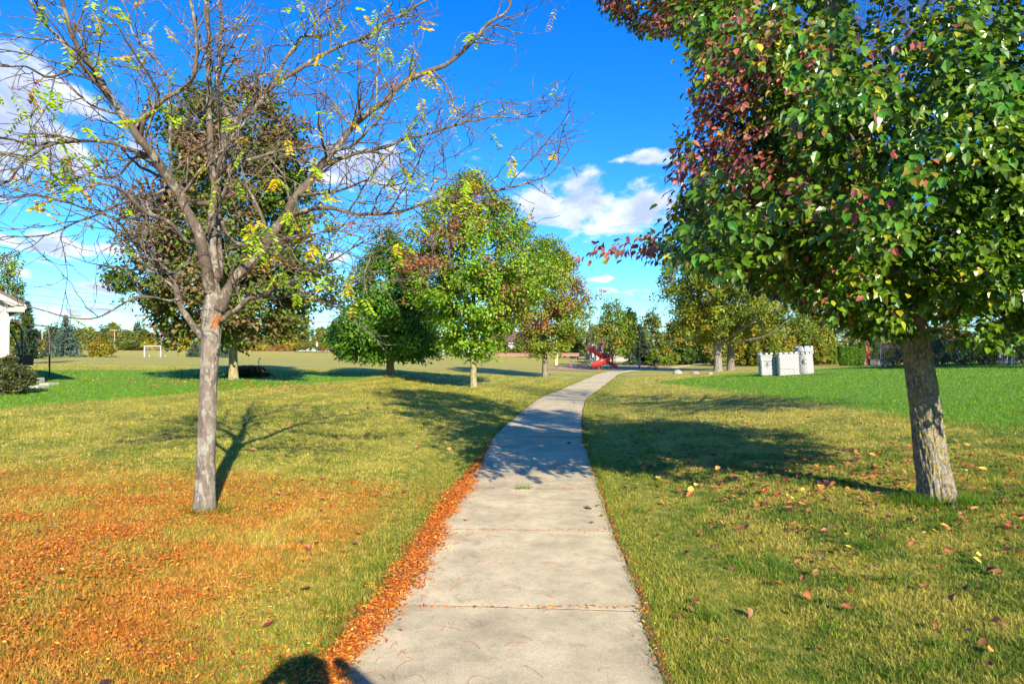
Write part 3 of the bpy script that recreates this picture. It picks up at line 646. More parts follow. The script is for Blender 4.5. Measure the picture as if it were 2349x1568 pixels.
# ---- the bare tree on the left: limbs placed as they stand, twigs grown on them
def build_locust():
    rg = np.random.default_rng(77); base = BASE_L; D = float(base[1])
    def C(cx, cy): return cx * .5615, cy * .5615
    def limb(pts, d0, d1, r0, r1, pw=1.0):
        n = len(pts); out = []
        for i, (cx, cy) in enumerate(pts):
            f = (i / (n - 1)) ** pw; x, y = C(cx, cy); out.append([*P(x, y, D + d0 + (d1 - d0) * f), (r0 + (r1 - r0) * (i / (n - 1)) ** .8) * .88])
        return np.array(out)
    limbs = {}
    limbs['B'] = limb([(862, 1200), (850, 1150), (835, 1050), (800, 930), (740, 800), (690, 740), (650, 690), (610, 620), (575, 570), (480, 440), (400, 330), (330, 230), (290, 150), (255, 40), (225, -90), (190, -260)], 0, -1.35, .072, .012)
    limbs['B1'] = limb([(480, 440), (400, 345), (330, 260), (250, 170), (160, 50), (90, -70), (0, -220)], -.75, -1.3, .03, .008)
    limbs['B2'] = limb([(612, 640), (530, 610), (440, 580), (300, 570), (130, 580), (0, 565), (-160, 560), (-320, 500)], -.5, -1.6, .026, .006)
    limbs['B3'] = limb([(300, 570), (180, 600), (100, 660), (30, 735), (-60, 745), (-200, 720)], -1.0, -1.7, .016, .005)
    limbs['B4'] = limb([(570, 560), (580, 500), (610, 455), (680, 400), (790, 310), (805, 200), (790, 90), (765, -20), (750, -180), (700, -330)], -.62, -1.0, .034, .008)
    limbs['C'] = limb([(885, 1150), (875, 1050), (872, 950), (870, 800), (862, 600), (855, 400), (857, 200), (850, 40), (835, -150), (820, -380)], .02, -.35, .056, .014)
    limbs['D'] = limb([(892, 1140), (885, 1000), (884, 900), (890, 720), (915, 600), (945, 500), (1010, 465), (1065, 420), (1120, 340), (1250, 270), (1350, 210), (1480, 150), (1650, 50), (1760, -20), (1950, -130)], .05, .9, .060, .008)
    limbs['D1'] = limb([(945, 500), (905, 420), (885, 340), (890, 250), (903, 100), (905, -20), (930, -180), (960, -350)], .3, .75, .034, .009)
    limbs['D2'] = limb([(930, 720), (950, 650), (1010, 650), (1090, 625), (1200, 605), (1330, 598), (1420, 575), (1560, 580)], .35, .95, .028, .006)
    limbs['E'] = limb([(895, 1270), (915, 1215), (960, 1150), (1050, 1040), (1130, 930), (1220, 800), (1310, 680), (1400, 580), (1470, 490), (1600, 390), (1680, 310), (1830, 260), (1930, 180), (2000, 90), (2070, 30), (2110, -40), (2180, -150)], -.02, .25, .070, .006)
    limbs['E1'] = limb([(1310, 680), (1400, 645), (1560, 600), (1700, 560), (1850, 520), (2000, 475), (2120, 490), (2230, 460)], .1, .6, .028, .004)
    limbs['E2'] = limb([(1160, 890), (1240, 862), (1350, 850), (1500, 882), (1640, 865), (1700, 845), (1850, 800), (2050, 780), (2150, 745), (2250, 710), (2310, 640), (2335, 575)], .02, -.5, .026, .004)
    limbs['E3'] = limb([(1470, 490), (1420, 500), (1370, 420), (1300, 380), (1230, 395), (1150, 380)], .12, .5, .018, .004)
    limbs['E4'] = limb([(1220, 800), (1380, 780), (1470, 745), (1600, 760), (1760, 720), (1900, 740)], .0, -.9, .018, .004)
    limbs['F'] = limb([(900, 1315), (930, 1285), (1000, 1240), (1100, 1180), (1200, 1140), (1300, 1080), (1370, 1060), (1450, 1000), (1560, 980)], -.05, -.9, .034, .005)
    limbs['G'] = limb([(835, 1385), (800, 1345), (750, 1270), (730, 1180), (715, 1130), (640, 1070), (560, 990), (480, 910), (380, 862), (200, 800), (50, 805), (-120, 780)], .03, .75, .042, .005)
    limbs['G1'] = limb([(737, 1220), (690, 1228), (640, 1215), (540, 1228), (400, 1290), (310, 1300), (230, 1290), (150, 1262), (60, 1250), (0, 1290)], .15, -.55, .017, .0035)
    limbs['G2'] = limb([(718, 1140), (760, 1075), (790, 1020), (800, 960), (780, 860)], .15, .5, .02, .005)
    limbs['H'] = limb([(808, 980), (760, 990), (700, 915), (600, 868), (520, 790), (450, 760), (300, 700), (100, 650), (-60, 600)], -.12, -1.5, .028, .005)
    limbs['I'] = limb([(690, 760), (640, 790), (540, 820), (440, 860), (330, 900), (200, 960), (60, 960), (-60, 1000)], -.3, -1.2, .018, .004)
    limbs['J'] = limb([(870, 830), (800, 830), (740, 790), (690, 700), (705, 560), (700, 440), (690, 340), (640, 240), (560, 160), (520, 40), (470, -100)], -.1, .9, .032, .006)
    limbs['K'] = limb([(895, 880), (930, 960), (990, 1000), (1080, 960), (1180, 985), (1290, 960), (1340, 940), (1480, 980)], .0, -1.2, .022, .004)
    limbs['L'] = limb([(640, 680), (560, 640), (500, 700), (420, 720), (330, 690), (220, 640), (120, 610), (-60, 640)], -.45, .5, .018, .004)
    limbs['M'] = limb([(330, 230), (280, 290), (200, 310), (120, 260), (0, 270), (-120, 240)], -1.1, -2.0, .016, .004)
    limbs['N'] = limb([(1120, 340), (1170, 240), (1240, 150), (1320, 150), (1370, 100), (1400, -10), (1420, -140)], .6, 1.3, .024, .006)
    root = tag(empty('locust_tree', tuple(base)), 'almost leafless tree with grey lichened trunk left of the path', 'tree')
    mk = bark('locust_bark', (.205, .165, .135), (.075, .058, .048), (.29, .295, .235), .50, .35, 9, .7, (.25, .235, .19))
    mkb = bark('locust_limb', (.135, .105, .080), (.058, .044, .034), (.27, .255, .205), .46, .6, 14, .35)
    # trunk
    tp = [(470, 1182), (470, 1140), (472, 1080), (474, 1000), (477, 920), (480, 850), (484, 780), (487, 730), (490, 690), (489, 655), (484, 615)]
    tr = [.104, .091, .085, .081, .079, .078, .085, .091, .080, .058, .03]
    pts = np.array([P(x, y, D) for x, y in tp]); pts[0][2] -= .08
    V, F, Pn, r = rough_trunk(pts, tr, 90, .02, .012, 13, 3.2, 3, .34)
    mobj('trunk', npmesh('trunk', V - base, F, smooth=True), mk, root)
    twig_tips = []
    def cover(Q, rr, mb, lvl, dens=1.0, out=None):
        """branchlets along a branch"""
        seg = np.linalg.norm(np.diff(Q, axis=0), axis=1); s = np.concatenate([[0], np.cumsum(seg)]); Ltot = s[-1]
        gap = (.155, .15, .28)[lvl] / dens; q = Ltot * (.18 if lvl == 0 else .12); side = 1
        while q < Ltot:
            i = min(np.searchsorted(s, q) - 1, len(seg) - 1); i = max(i, 0); f = (q - s[i]) / max(seg[i], 1e-6); p = Q[i] + (Q[i + 1] - Q[i]) * f; t = nrm(Q[i + 1] - Q[i]); rb = rr[i]
            a = rand_perp(t, rg); a[2] *= .6; a = nrm(a - t * np.dot(a, t)); ang = rg.uniform(.6, 1.15)
            d = t * math.cos(ang) + a * math.sin(ang); d[2] += .05 * (1 if rg.random() < .7 else -3)
            frac = 1 - q / Ltot
            if dens < .5: d[2] = abs(d[2]) * .5
            if lvl == 0: L = rg.uniform(.35, 1.45) * (.6 + .6 * frac); r0 = min(rb * .55, .013 * (L / .9) ** .7 + .003)
            elif lvl == 1: L = rg.uniform(.14, .62) * (.6 + .6 * frac); r0 = min(rb * .75, .0062)
            else: L = rg.uniform(.04, .24); r0 = min(rb * .8, .0042)
            B, br = grow(p, d, L, max(r0, .0034), .0025, (.10, .075, .055)[lvl], rg, (.25, .32, .36)[lvl], .035)
            mb.tube(B, br, (5, 4, 3)[lvl], False)
            if lvl < 2: cover(B, br, mb, lvl + 1, dens)
            if lvl >= 1 and rg.random() < .5: twig_tips.append((B[-1], B[-1] - B[-2]))
            q += gap * rg.uniform(.5, 1.6); side = -side
    for nm, Lm in limbs.items():
        Q = spline(Lm, .06); J = fbm(np.stack([np.arange(len(Q)) * .23, np.full(len(Q), len(nm) * 3.7 + ord(nm[0])), np.zeros(len(Q))], -1), 3, 8)
        off = np.stack([fbm(np.stack([np.arange(len(Q)) * .3, np.full(len(Q), k * 9.1 + ord(nm[0])), np.zeros(len(Q))], -1), 2, 9) - .5 for k in range(3)], -1)
        w = np.minimum(np.arange(len(Q)) / 8, 1)[:, None]; Q[:, :3] += off * .07 * w; Q[:, 3] *= .9 + .25 * J
        mb = MB(); mb.tube(Q[:, :3] - base, np.maximum(Q[:, 3], .004), 12 if Q[0, 3] > .03 else 8, True)
        cover(Q[:, :3] - base, Q[:, 3], mb, 0, {'C': .7, 'G1': .35}.get(nm, 1.0))
        me = mb.mesh('branch', True); o = mobj('branch', me, mkb, root)
    # last feathery leaves, green and yellow, hanging from some twigs
    tips = np.array([t[0] for t in twig_tips]); 
    sel = rg.choice(len(tips), min(230, len(tips)), replace=False)
    hot = [P(*C(420, 330), D - 1.6), P(*C(330, 420), D - 1.7), P(*C(1560, 130), D + .4), P(*C(1840, 270), D + .3), P(*C(1850, 620), D), P(*C(1100, 840), D - 1.0), P(*C(1000, 690), D - .8), P(*C(200, 670), D - 1), P(*C(1900, 760), D - .3), P(*C(1270, 90), D + .8), P(*C(480, 60), D - 1), P(*C(1350, 1130), D - .9), P(*C(1250, 820), D)]
    pos = [tips[i] for i in sel[:190]]
    for h in hot:
        dd = np.linalg.norm(tips - (h - base), axis=1); near = np.argsort(dd)[:50]; near = near[dd[near] < .85]; near = near[:rg.integers(12, 22)]
        pos += [tips[i] for i in near]
    av, col = [], []; LV = np.array([[0, 0, 0], [.5, .21, .04], [1, 0, -.05], [.5, -.21, .04]]); px, pa, pn, ps = [], [], [], []
    mbr = MB()
    for p in pos:
        L = rg.uniform(.13, .24); a = rg.uniform(0, 6.28); d = np.array([math.cos(a) * .7, math.sin(a) * .7, rg.uniform(-1.0, .1)]); Q, rr = grow(p, d, L, .0012, .0007, .03, rg, .05, -.12); mbr.tube(Q, rr, 3, False)
        hue = rg.random(); c = np.array([.34, .50, .03]) if hue < .68 else (np.array([.62, .46, .02]) if hue < .97 else np.array([.55, .16, .02]))
        m = rg.integers(5, 9)
        for i in range(1, m + 1):
            q = Q[0] + (Q[-1] - Q[0]) * i / m; t = nrm(Q[-1] - Q[0]); w = nrm(np.cross(t, [0, 0, 1.0]) + 1e-6)
            for sgn in (-1, 1):
                px.append(q); pa.append(nrm(w * sgn + t * .45 + [0, 0, rg.uniform(-.5, .1)])); pn.append(nrm(rg.normal(0, 1, 3) + [0, -.9, .3])); ps.append(rg.uniform(.038, .062)); col.append(c * rg.uniform(.75, 1.25))
    px, pa, pn = np.array(px), np.array(pa), np.array(pn); ay = nrm(np.cross(pn, pa))
    V, F = scatter(LV, LEAFLET_F, px, pa, ay, np.cross(pa, ay), np.array(ps))
    tag(mobj('leaflets', npmesh('leaflets', V, F, np.repeat(np.array(col), 4, 0)), foliage('locust_leaf', .7, .1, .45, .15), root), kind='stuff')
    tag(mbr.build('leaf_stalk', plain('stalk_green', (.35, .30, .05), .6, .2, 20), root), kind='stuff')
build_locust()

# ---- the big glossy tree on the right
PEAR_V = np.array([[0, 0, 0], [.20, .27, .07], [.58, .33, .07], [1.05, 0, -.12], [.58, -.33, .07], [.20, -.27, .07], [.45, 0, -.01]])
PEAR_F = [np.array([[0, 6, 1], [1, 6, 2], [2, 6, 3], [3, 6, 4], [4, 6, 5], [5, 6, 0]])]
def build_pear():
    rg = np.random.default_rng(404); base = BASE_R; D = float(base[1])
    root = tag(empty('pear_tree', tuple(base)), 'big glossy green tree with reddening leaves and lichened trunk right of the path', 'tree')
    tp = [(2152, 1162), (2148, 1120), (2136, 1050), (2124, 950), (2110, 850), (2094, 750), (2075, 660), (2040, 520), (1985, 360), (1945, 220), (1915, 60), (1890, -120), (1872, -330), (1862, -560), (1858, -760)]
    tr = [.165, .148, .137, .129, .125, .122, .117, .128, .108, .092, .078, .062, .046, .03, .015]
    dz = [0, 0, 0, 0, 0, .02, .05, .1, .15, .2, .2, .2, .2, .2, .2]
    pts = np.array([P(x, y, D + e) for (x, y), e in zip(tp, dz)]); pts[0][2] -= .1
    V, F, Pn, r = rough_trunk(pts, tr, 140, .028, .026, 38, 7.5, 14, .42)
    mk = bark('pear_bark', (.235, .215, .185), (.045, .038, .032), (.36, .27, .02), .52, .6, 24, 1.0, (.36, .345, .30), 2.6)
    mobj('trunk', npmesh('trunk', V - base, F, smooth=True), mk, root)
    mkb = bark('pear_limb', (.13, .105, .085), (.05, .04, .035), (.25, .22, .06), .1, .6, 14, .3)
    zt = Pn[:, 2]; prim = []
    lp, ld = [], []                                            # leaf anchors and twig directions
    def trunk_at(z): return np.array([np.interp(z, zt, Pn[:, k]) for k in range(3)]), float(np.interp(z, zt, r))
    def twigs(Q, rr, mb, lvl):
        seg = np.linalg.norm(np.diff(Q, axis=0), axis=1); s = np.concatenate([[0], np.cumsum(seg)]); T = s[-1]
        if lvl == 2:
            for q in np.arange(.05, T + .02, .0248):
                i = max(0, min(np.searchsorted(s, q) - 1, len(seg) - 1)); f = min((q - s[i]) / seg[i], 1); lp.append(Q[i] + (Q[i + 1] - Q[i]) * f); ld.append(nrm(Q[i + 1] - Q[i]))
            return
        q = T * (.22 if lvl == 0 else .1)
        while q < T * .99:
            i = max(0, min(np.searchsorted(s, q) - 1, len(seg) - 1)); p = Q[i] + (Q[i + 1] - Q[i]) * (q - s[i]) / seg[i]; t = nrm(Q[i + 1] - Q[i]); a = rand_perp(t, rg); ang = rg.uniform(.5, 1.1)
            d = t * math.cos(ang) + a * math.sin(ang); d[2] += .12; frac = 1 - q / T
            L = rg.uniform(.45, 1.05) * (.55 + .6 * frac) if lvl == 0 else rg.uniform(.14, .42)
            B, br = grow(p, d, L, min(rr[i] * .6, .010 if lvl == 0 else .004), .002, .13 if lvl == 0 else .12, rg, .13, .03 if lvl == 0 else -.02)
            mb.tube(B, br, 4 if lvl == 0 else 3, False); twigs(B, br, mb, lvl + 1)
            q += (.112 if lvl == 0 else .082) * rg.uniform(.6, 1.5)
        B = Q[-3:]; twigs(B, rr[-3:], mb, 2)
    def add_limb(start, d, L, r0, up=.05, mb=None):
        B, br = grow(start, d, L, r0, .005, .16, rg, .09, up); mb = mb or MB(); mb.tube(B, br, 8, False); twigs(B, br, mb, 0); prim.append(mb)
    # limbs that can be picked out: the long low one reaching left over the lawn, two low ones to the right
    def seen_limb(pix, d0, d1, r0):
        n = len(pix); Q = spline(np.array([[*P(x, y, D + d0 + (d1 - d0) * i / (n - 1)), r0 + (.005 - r0) * (i / (n - 1)) ** .8] for i, (x, y) in enumerate(pix)]), .12)
        mb = MB(); mb.tube(Q[:, :3], Q[:, 3], 9, False); twigs(Q[:, :3], Q[:, 3], mb, 0); prim.append(mb)
    seen_limb([(2060, 640), (1960, 608), (1840, 602), (1700, 598), (1600, 600), (1500, 606), (1430, 592), (1365, 578)], .05, -.55, .045)
    seen_limb([(2068, 650), (1980, 640), (1880, 650), (1780, 660), (1690, 640), (1600, 640)], .05, -1.5, .035)
    seen_limb([(2090, 740), (2150, 742), (2240, 722), (2330, 728), (2440, 700), (2560, 690)], -.03, -.9, .050)
    seen_limb([(2085, 700), (2150, 655), (2230, 640), (2330, 650), (2450, 620)], -.03, -1.2, .04)
    seen_limb([(2070, 640), (1990, 560), (1880, 505), (1760, 470), (1650, 430), (1560, 400)], .05, -.8, .042)
    seen_limb([(2000, 400), (1890, 330), (1790, 280), (1690, 240), (1610, 200)], .1, -.7, .042)
    seen_limb([(1960, 280), (1840, 190), (1720, 120), (1590, 70), (1470, 40), (1400, 10)], .15, .2, .045)
    seen_limb([(2078, 680), (2010, 690), (1930, 700), (1850, 690), (1790, 700)], .05, .6, .03)
    seen_limb([(2088, 735), (2040, 715), (1980, 705), (1920, 700)], .0, -.7, .028)
    seen_limb([(2090, 745), (2040, 745), (1990, 752), (1930, 760)], .0, -.3, .024)
    seen_limb([(2100, 745), (2170, 765), (2250, 775), (2340, 785)], -.03, -.9, .028)
    seen_limb([(2100, 750), (2150, 770), (2210, 780), (2280, 800)], -.03, .5, .024)
    seen_limb([(2088, 730), (2050, 745), (2010, 755), (1960, 758)], -.02, -.8, .026)
    seen_limb([(2092, 735), (2130, 735), (2200, 745), (2290, 750)], -.02, -1.6, .03)
    seen_limb([(2050, 560), (1930, 560), (1800, 570), (1680, 560), (1570, 545)], .05, -1.3, .04)
    seen_limb([(2055, 580), (1950, 590), (1850, 600), (1760, 610), (1660, 600)], .05, -2.0, .036)
    seen_limb([(2020, 450), (1920, 420), (1810, 410), (1700, 400), (1590, 420)], .05, -1.6, .04)
    seen_limb([(2080, 690), (2000, 690), (1930, 690), (1860, 670)], .05, -1.6, .03)
    seen_limb([(2085, 705), (2040, 720), (1990, 735), (1930, 740)], .03, .7, .03)
    seen_limb([(1990, 370), (1900, 300), (1800, 250), (1720, 170), (1640, 120)], .1, -1.8, .04)
    seen_limb([(2075, 655), (1990, 680), (1900, 670), (1800, 650), (1720, 640)], .05, -.6, .03)
    seen_limb([(2065, 620), (2120, 560), (2200, 540), (2320, 520), (2420, 530)], -.03, -2.2, .04)
    seen_limb([(2060, 600), (2040, 540), (2010, 490), (1980, 470), (1950, 450)], -.03, -2.6, .04)
    seen_limb([(2010, 430), (2060, 360), (2120, 300), (2200, 270), (2330, 250)], -.03, -2.6, .04)
    seen_limb([(1985, 360), (1960, 290), (1920, 220), (1880, 180), (1830, 150)], .0, -2.6, .04)
    seen_limb([(2030, 480), (1930, 460), (1800, 480), (1690, 470), (1590, 500)], .1, .5, .035)
    for i in range(22):                                     # low limbs towards the camera side, over the lawn outside the frame
        z = base[2] + rg.uniform(1.9, 3.0); p, tr_ = trunk_at(z); az = math.radians(rg.uniform(-75, 15)); add_limb(p, np.array([math.cos(az), math.sin(az), .12]), rg.uniform(2.4, 3.2), .035, .02)
    for i in range(58):
        u = (i + rg.random()) / 58; z = base[2] + 2.15 + u ** 1.1 * 6.6; p, tr_ = trunk_at(z); az = i * 2.39996 + rg.normal(0, .25); h = (z - base[2])
        R = np.interp(h, [2.0, 3.0, 4.2, 5.5, 6.8, 7.8, 8.9], [2.3, 2.75, 3.0, 2.9, 2.3, 1.6, .7]) * rg.uniform(.85, 1.12)
        left = math.cos(az) < -.3
        if left and h < 5.2: R *= .93
        lift = np.interp(h, [2.0, 4.0, 8.5], [.08, .32, .75]); add_limb(p, np.array([math.cos(az), math.sin(az), lift]), R, min(tr_ * .5, .045), .03)
    for mb in prim: mb.v = [v - base for v in mb.v]; mb.build('branch', mkb, root, smooth=True)
    lp_, ld_ = np.array(lp), np.array(ld)
    vx_, vy_ = CX + FPX * lp_[:, 0] / lp_[:, 1], HZ - FPX * (lp_[:, 2] - CAMZ) / lp_[:, 1]      # the lowest sprays have been cut back
    lim = np.interp(vy_, [-900, -400, 0, 60, 90, 150, 250, 300, 400, 470, 510, 545, 560, 600, 625], [1250, 1320, 1385, 1430, 1595, 1600, 1605, 1572, 1548, 1535, 1550, 1490, 1355, 1350, 1490]) + rg.normal(0, 14, len(vy_))
    ok = (vx_ > lim) & (vy_ < np.interp(vx_, [1300, 1480, 1600, 1700, 1800, 1900, 2000, 2060, 2110, 2200, 2500], [580, 588, 608, 632, 676, 730, 775, 790, 765, 790, 805]) + rg.normal(0, 8, len(vx_))); lp_, ld_ = lp_[ok], ld_[ok]; N = len(lp_); print('pear leaves', N)
    out = nrm(lp_ - np.stack([np.interp(lp_[:, 2], zt, Pn[:, 0]), np.interp(lp_[:, 2], zt, Pn[:, 1]), lp_[:, 2] - .3], -1))
    rnd = nrm(rg.normal(size=(N, 3))); pet = nrm(ld_ * .4 + rnd * .9 + out * .35 + [0, 0, -.15]); pos = lp_ + pet * rg.uniform(.02, .06, (N, 1))
    ax = nrm(pet * .55 + out * .3 + np.array([0, 0, -.62]) + rg.normal(0, .3, (N, 3))); up = nrm(out * .75 + [0, 0, .75] + rg.normal(0, .42, (N, 3))); ay = nrm(np.cross(up, ax)); azv = np.cross(ax, ay)
    sc = rg.uniform(.050, .086, N)
    # colour: green, reddening in whole sprays on the outer left side
    g0, g1, yl = np.array([.028, .082, .005]), np.array([.115, .205, .009]), np.array([.30, .30, .02]); red, pur = np.array([.32, .10, .075]), np.array([.20, .075, .065])
    k = rg.random((N, 1)); col = g0 + (g1 - g0) * k; q = fbm(lp_ * 1.4, 3, 60)
    col = np.where((rg.random(N) < .05)[:, None], yl, col)
    warm = np.clip((q - .60) * 5, 0, 1) * .18
    for (vx, vy, dd, rad, wt) in ((1640, 215, -.75, .55, 1.0), (1660, 380, -.75, .55, 1.0), (1570, 440, -.6, .45, .9), (1600, 330, -.8, .4, .95), (1400, 585, -.55, .5, 1.0), (1480, 550, -.5, .35, .75), (1990, 20, -2.3, .42, 1.0), (2080, 60, -2.4, .3, .8), (1450, 90, .2, .7, .75), (1400, 20, .2, .6, .8), (1760, 430, -1.3, .3, .6), (1540, 480, -.4, .4, .7), (1720, 20, -1, .25, .7), (1830, 420, -1.2, .2, .8)):
        c = P(vx, vy, D + dd); dist = np.linalg.norm((lp_ - c) * [1, .3, 1], axis=1); warm = np.maximum(warm, wt * np.exp(-(dist / (rad * .66)) ** 4) * (out @ np.array([-.6, -.8, 0]) > .05))
    pick = rg.random(N) < warm; mixc = np.where((rg.random(N) < .5)[:, None], red, pur) * rg.uniform(.7, 1.35, (N, 1)); col = np.where(pick[:, None], mixc, col)
    bron = (~pick) & (rg.random(N) < warm * 1.2); col = np.where(bron[:, None], np.array([.20, .15, .02]), col)
    col = col * rg.uniform(.85, 1.2, (N, 1))
    # the three hundred leaves that show largest are parts of their own, the rest one mass
    inview = (np.abs(pos[:, 0] / pos[:, 1]) < .78) & (pos[:, 1] > 1.5) & ((pos[:, 2] - CAMZ) / pos[:, 1] < .54)
    thin = ((pos[:, 2] - CAMZ) / np.maximum(pos[:, 1], .3) > .60) & (rg.random(N) < .62); sc = np.where((pos[:, 2] - CAMZ) / np.maximum(pos[:, 1], .3) > .60, sc * 1.45, sc)      # the top above the picture has fewer, larger leaves
    size = np.where(inview, sc / np.maximum(pos[:, 1], .5), 0); size *= (out @ np.array([-.3, -.9, 0]) > .1); big = np.argsort(-size)[:300]
    m_leaf = foliage('pear_leaf', .33, .48, .17, .25); me_by = {}
    for i in big:
        key = 'r' if pick[i] else ('b' if bron[i] else 'g'); 
        if key not in me_by:
            me_by[key] = npmesh('leaf', PEAR_V, PEAR_F); me_by[key].materials.append(foliage('pear_leaf_' + {'r': 'red', 'b': 'bronze', 'g': 'green'}[key], .33, .48, .17, .3, True, {'r': (.25, .08, .06), 'b': (.20, .15, .02), 'g': (.052, .16, .010)}[key]))
        o = mobj('leaf', me_by[key], None, root); M_ = Matrix(((ax[i][0], ay[i][0], azv[i][0], 0), (ax[i][1], ay[i][1], azv[i][1], 0), (ax[i][2], ay[i][2], azv[i][2], 0), (0, 0, 0, 1)))
        o.matrix_local = Matrix.Translation(Vector(pos[i] - base)) @ M_ @ Matrix.Scale(float(sc[i]), 4)
    keep = ~thin; keep[big] = False
    V, F = scatter(PEAR_V, PEAR_F, pos[keep] - base, ax[keep], ay[keep], azv[keep], sc[keep])
    tag(mobj('crown', npmesh('crown', V, F, np.repeat(col[keep], len(PEAR_V), 0)), m_leaf, root), kind='stuff')
build_pear()

# ---- middle-distance and background trees: clumps of leaves on real limbs
DIA_V = np.array([[0, 0, 0], [.42, .34, .07], [1, 0, -.05], [.42, -.34, .07]]); DIA_F = [np.array([[0, 1, 2], [0, 2, 3]])]
M_FOL = foliage('foliage', .45, .4, .3, .28)
M_NEEDLE = foliage('needles', .6, .25, .12, .22)
M_BARK = bark('bark_grey', (.22, .19, .15), (.08, .065, .05), (.36, .33, .10), .3, .4, 8, .5)
M_BARKY = bark('bark_lichen', (.28, .25, .17), (.11, .09, .06), (.38, .31, .03), .55, .4, 8, .5)
M_BARKO = bark('bark_oak', (.26, .235, .20), (.075, .062, .05), (.36, .35, .30), .35, .3, 6, .8)
def crown_points(h0, h1, prof, ncl, per, clr, rg, shell=.62, lump=.22, seed=0, flat=.8):
    """leaf positions clumped through a crown between heights h0..h1; prof(t) radius at t in 0..1. Returns leaf pos, outward dir, clump centres"""
    t = rg.random(ncl * 5); w = np.array([prof(a) for a in t]); t = t[rg.random(len(t)) < w / w.max()][:ncl]; n = len(t)
    az = rg.uniform(0, 2 * math.pi, n); R = np.array([prof(a) for a in t])
    R = R * (1 + lump * 2 * (fbm(np.stack([np.cos(az) * 1.6, np.sin(az) * 1.6, t * 4.5], -1), 3, seed) - .5) * 2)
    rad = R * np.maximum(shell, rg.random(n) ** .5 * 1.02); c = np.stack([np.cos(az) * rad, np.sin(az) * rad, h0 + t * (h1 - h0)], -1)
    m = rg.poisson(per, n); idx = np.repeat(np.arange(n), m); s = clr * rg.uniform(.6, 1.3, n)[idx]
    g = nrm(rg.normal(size=(len(idx), 3))) * (rg.random((len(idx), 1)) ** .4) * s[:, None] * [1, 1, flat]
    out = nrm(c[idx] * [1, 1, .25] + g * 1.2 + [0, 0, .02]); return c[idx] + g, out, c, idx
def leaf_mesh(pos, out, rg, size, colf, droop=.5, tv=DIA_V, tf=DIA_F, upw=.6):
    N = len(pos); ax = nrm(rg.normal(0, .55, (N, 3)) + out * .5 + [0, 0, -droop]); up = nrm(out * .8 + [0, 0, upw] + rg.normal(0, .4, (N, 3))); ay = nrm(np.cross(up, ax))
    V, F = scatter(tv, tf, pos, ax, ay, np.cross(ax, ay), size * rg.uniform(.75, 1.25, N)); return npmesh('crown', V, F, np.repeat(colf, len(tv), 0))
def tree(name, label, base, H, h0, prof, ncl, per, clr, leaf, cols, trunk_r, mbark=None, seed=0, group=None, redness=0.0, reds=None, forks=None, nlimb=22, lump=.22, shell=.62, droop=.5, trunk_top=.92, cat='tree', lean=(0, 0), warmf=None, mfol=None):
    rg = np.random.default_rng(seed + 1000); root = tag(empty(name, tuple(base)), label, cat, group)
    pos, out, cen, idx = crown_points(h0, H, prof, ncl, per, clr, rg, shell, lump, seed)
    cols = np.array(cols); N = len(pos); k = rg.random(len(cen)); ci = np.clip((k * len(cols)).astype(int), 0, len(cols) - 1)
    col = cols[ci[idx]] * .55 + cols[rg.integers(0, len(cols), N)] * .45; col = col * (.8 + .4 * rg.random((len(cen), 1)))[idx]
    if redness > 0:
        q = fbm(pos * .55 + seed, 3, seed + 3); pr = np.clip((q - (.62 - .25 * redness)) * 5, 0, 1) * .85
        if warmf is not None: pr = np.clip(pr * warmf(pos), 0, 1)
        pk = rg.random(N) < pr; rc = np.array(reds)[rg.integers(0, len(reds), N)]; col = np.where(pk[:, None], rc, col)
    mobj('crown', leaf_mesh(pos, out, rg, leaf, col, droop), mfol or M_FOL, root).data
    mb = MB(); top = trunk_top * H; zs = np.array([-.15, .05, h0 * .5, h0, h0 + (top - h0) * .5, top]); rr = trunk_r * np.array([1.35, 1.12, .95, .86, .45, .08])
    lx = np.interp(zs, [0, H], [0, lean[0]]); ly = np.interp(zs, [0, H], [0, lean[1]])
    if trunk_r * FPX / base[1] > 7:
        V, F, _, _ = rough_trunk(np.stack([lx, ly, zs], -1), rr, 36, max(.06, H / 110), trunk_r * .10, 9, 1.6, seed, .25); mb.add(V, F)
    else: mb.tube(spline(np.column_stack([lx, ly, zs, rr]), .4)[:, :3], spline(np.column_stack([lx, ly, zs, rr]), .4)[:, 3], 8)
    mobj('trunk', mb.mesh('trunk', True), mbark or M_BARK, root)
    lb = MB()
    for i in rg.choice(len(cen), min(nlimb, len(cen)), replace=False):
        c = cen[i]; z0 = max(h0 * .92, min(c[2] - .45 * math.hypot(c[0], c[1]), top * .9)); z0 = max(z0, h0 * .9)
        x0 = [np.interp(z0, [0, H], [0, lean[0]]), np.interp(z0, [0, H], [0, lean[1]]), z0]; m_ = (np.array(x0) + c) / 2 + rg.normal(0, .12, 3) * np.linalg.norm(c - x0) * .4 + [0, 0, -.08 * np.linalg.norm(c - x0)]
        r0 = float(np.interp(z0, zs, rr)) * .45; Q = spline(np.array([x0, m_, c]), .25); lb.tube(Q, np.linspace(r0, max(r0 * .15, .012), len(Q)), 6, False)
    if nlimb: lb.build('branch', mbark or M_BARK, root, smooth=True)
    return root
PEARG = [(.15, .30, .014), (.19, .33, .015), (.26, .34, .018), (.10, .23, .012)]; PEARR = [(.30, .11, .06), (.22, .09, .06), (.32, .18, .06)]
def pear_prof(t): return 2.9 * math.sin(min(1, (t + .10) * 1.25) * 1.62) * (1 - .85 * max(0, t - .35) ** 1.35 / .65 ** 1.35)
Hs = lambda T, vy: (T[1] / FPX) * (HZ - vy) + CAMZ - T[2]           # height of a frame row above a tree's foot
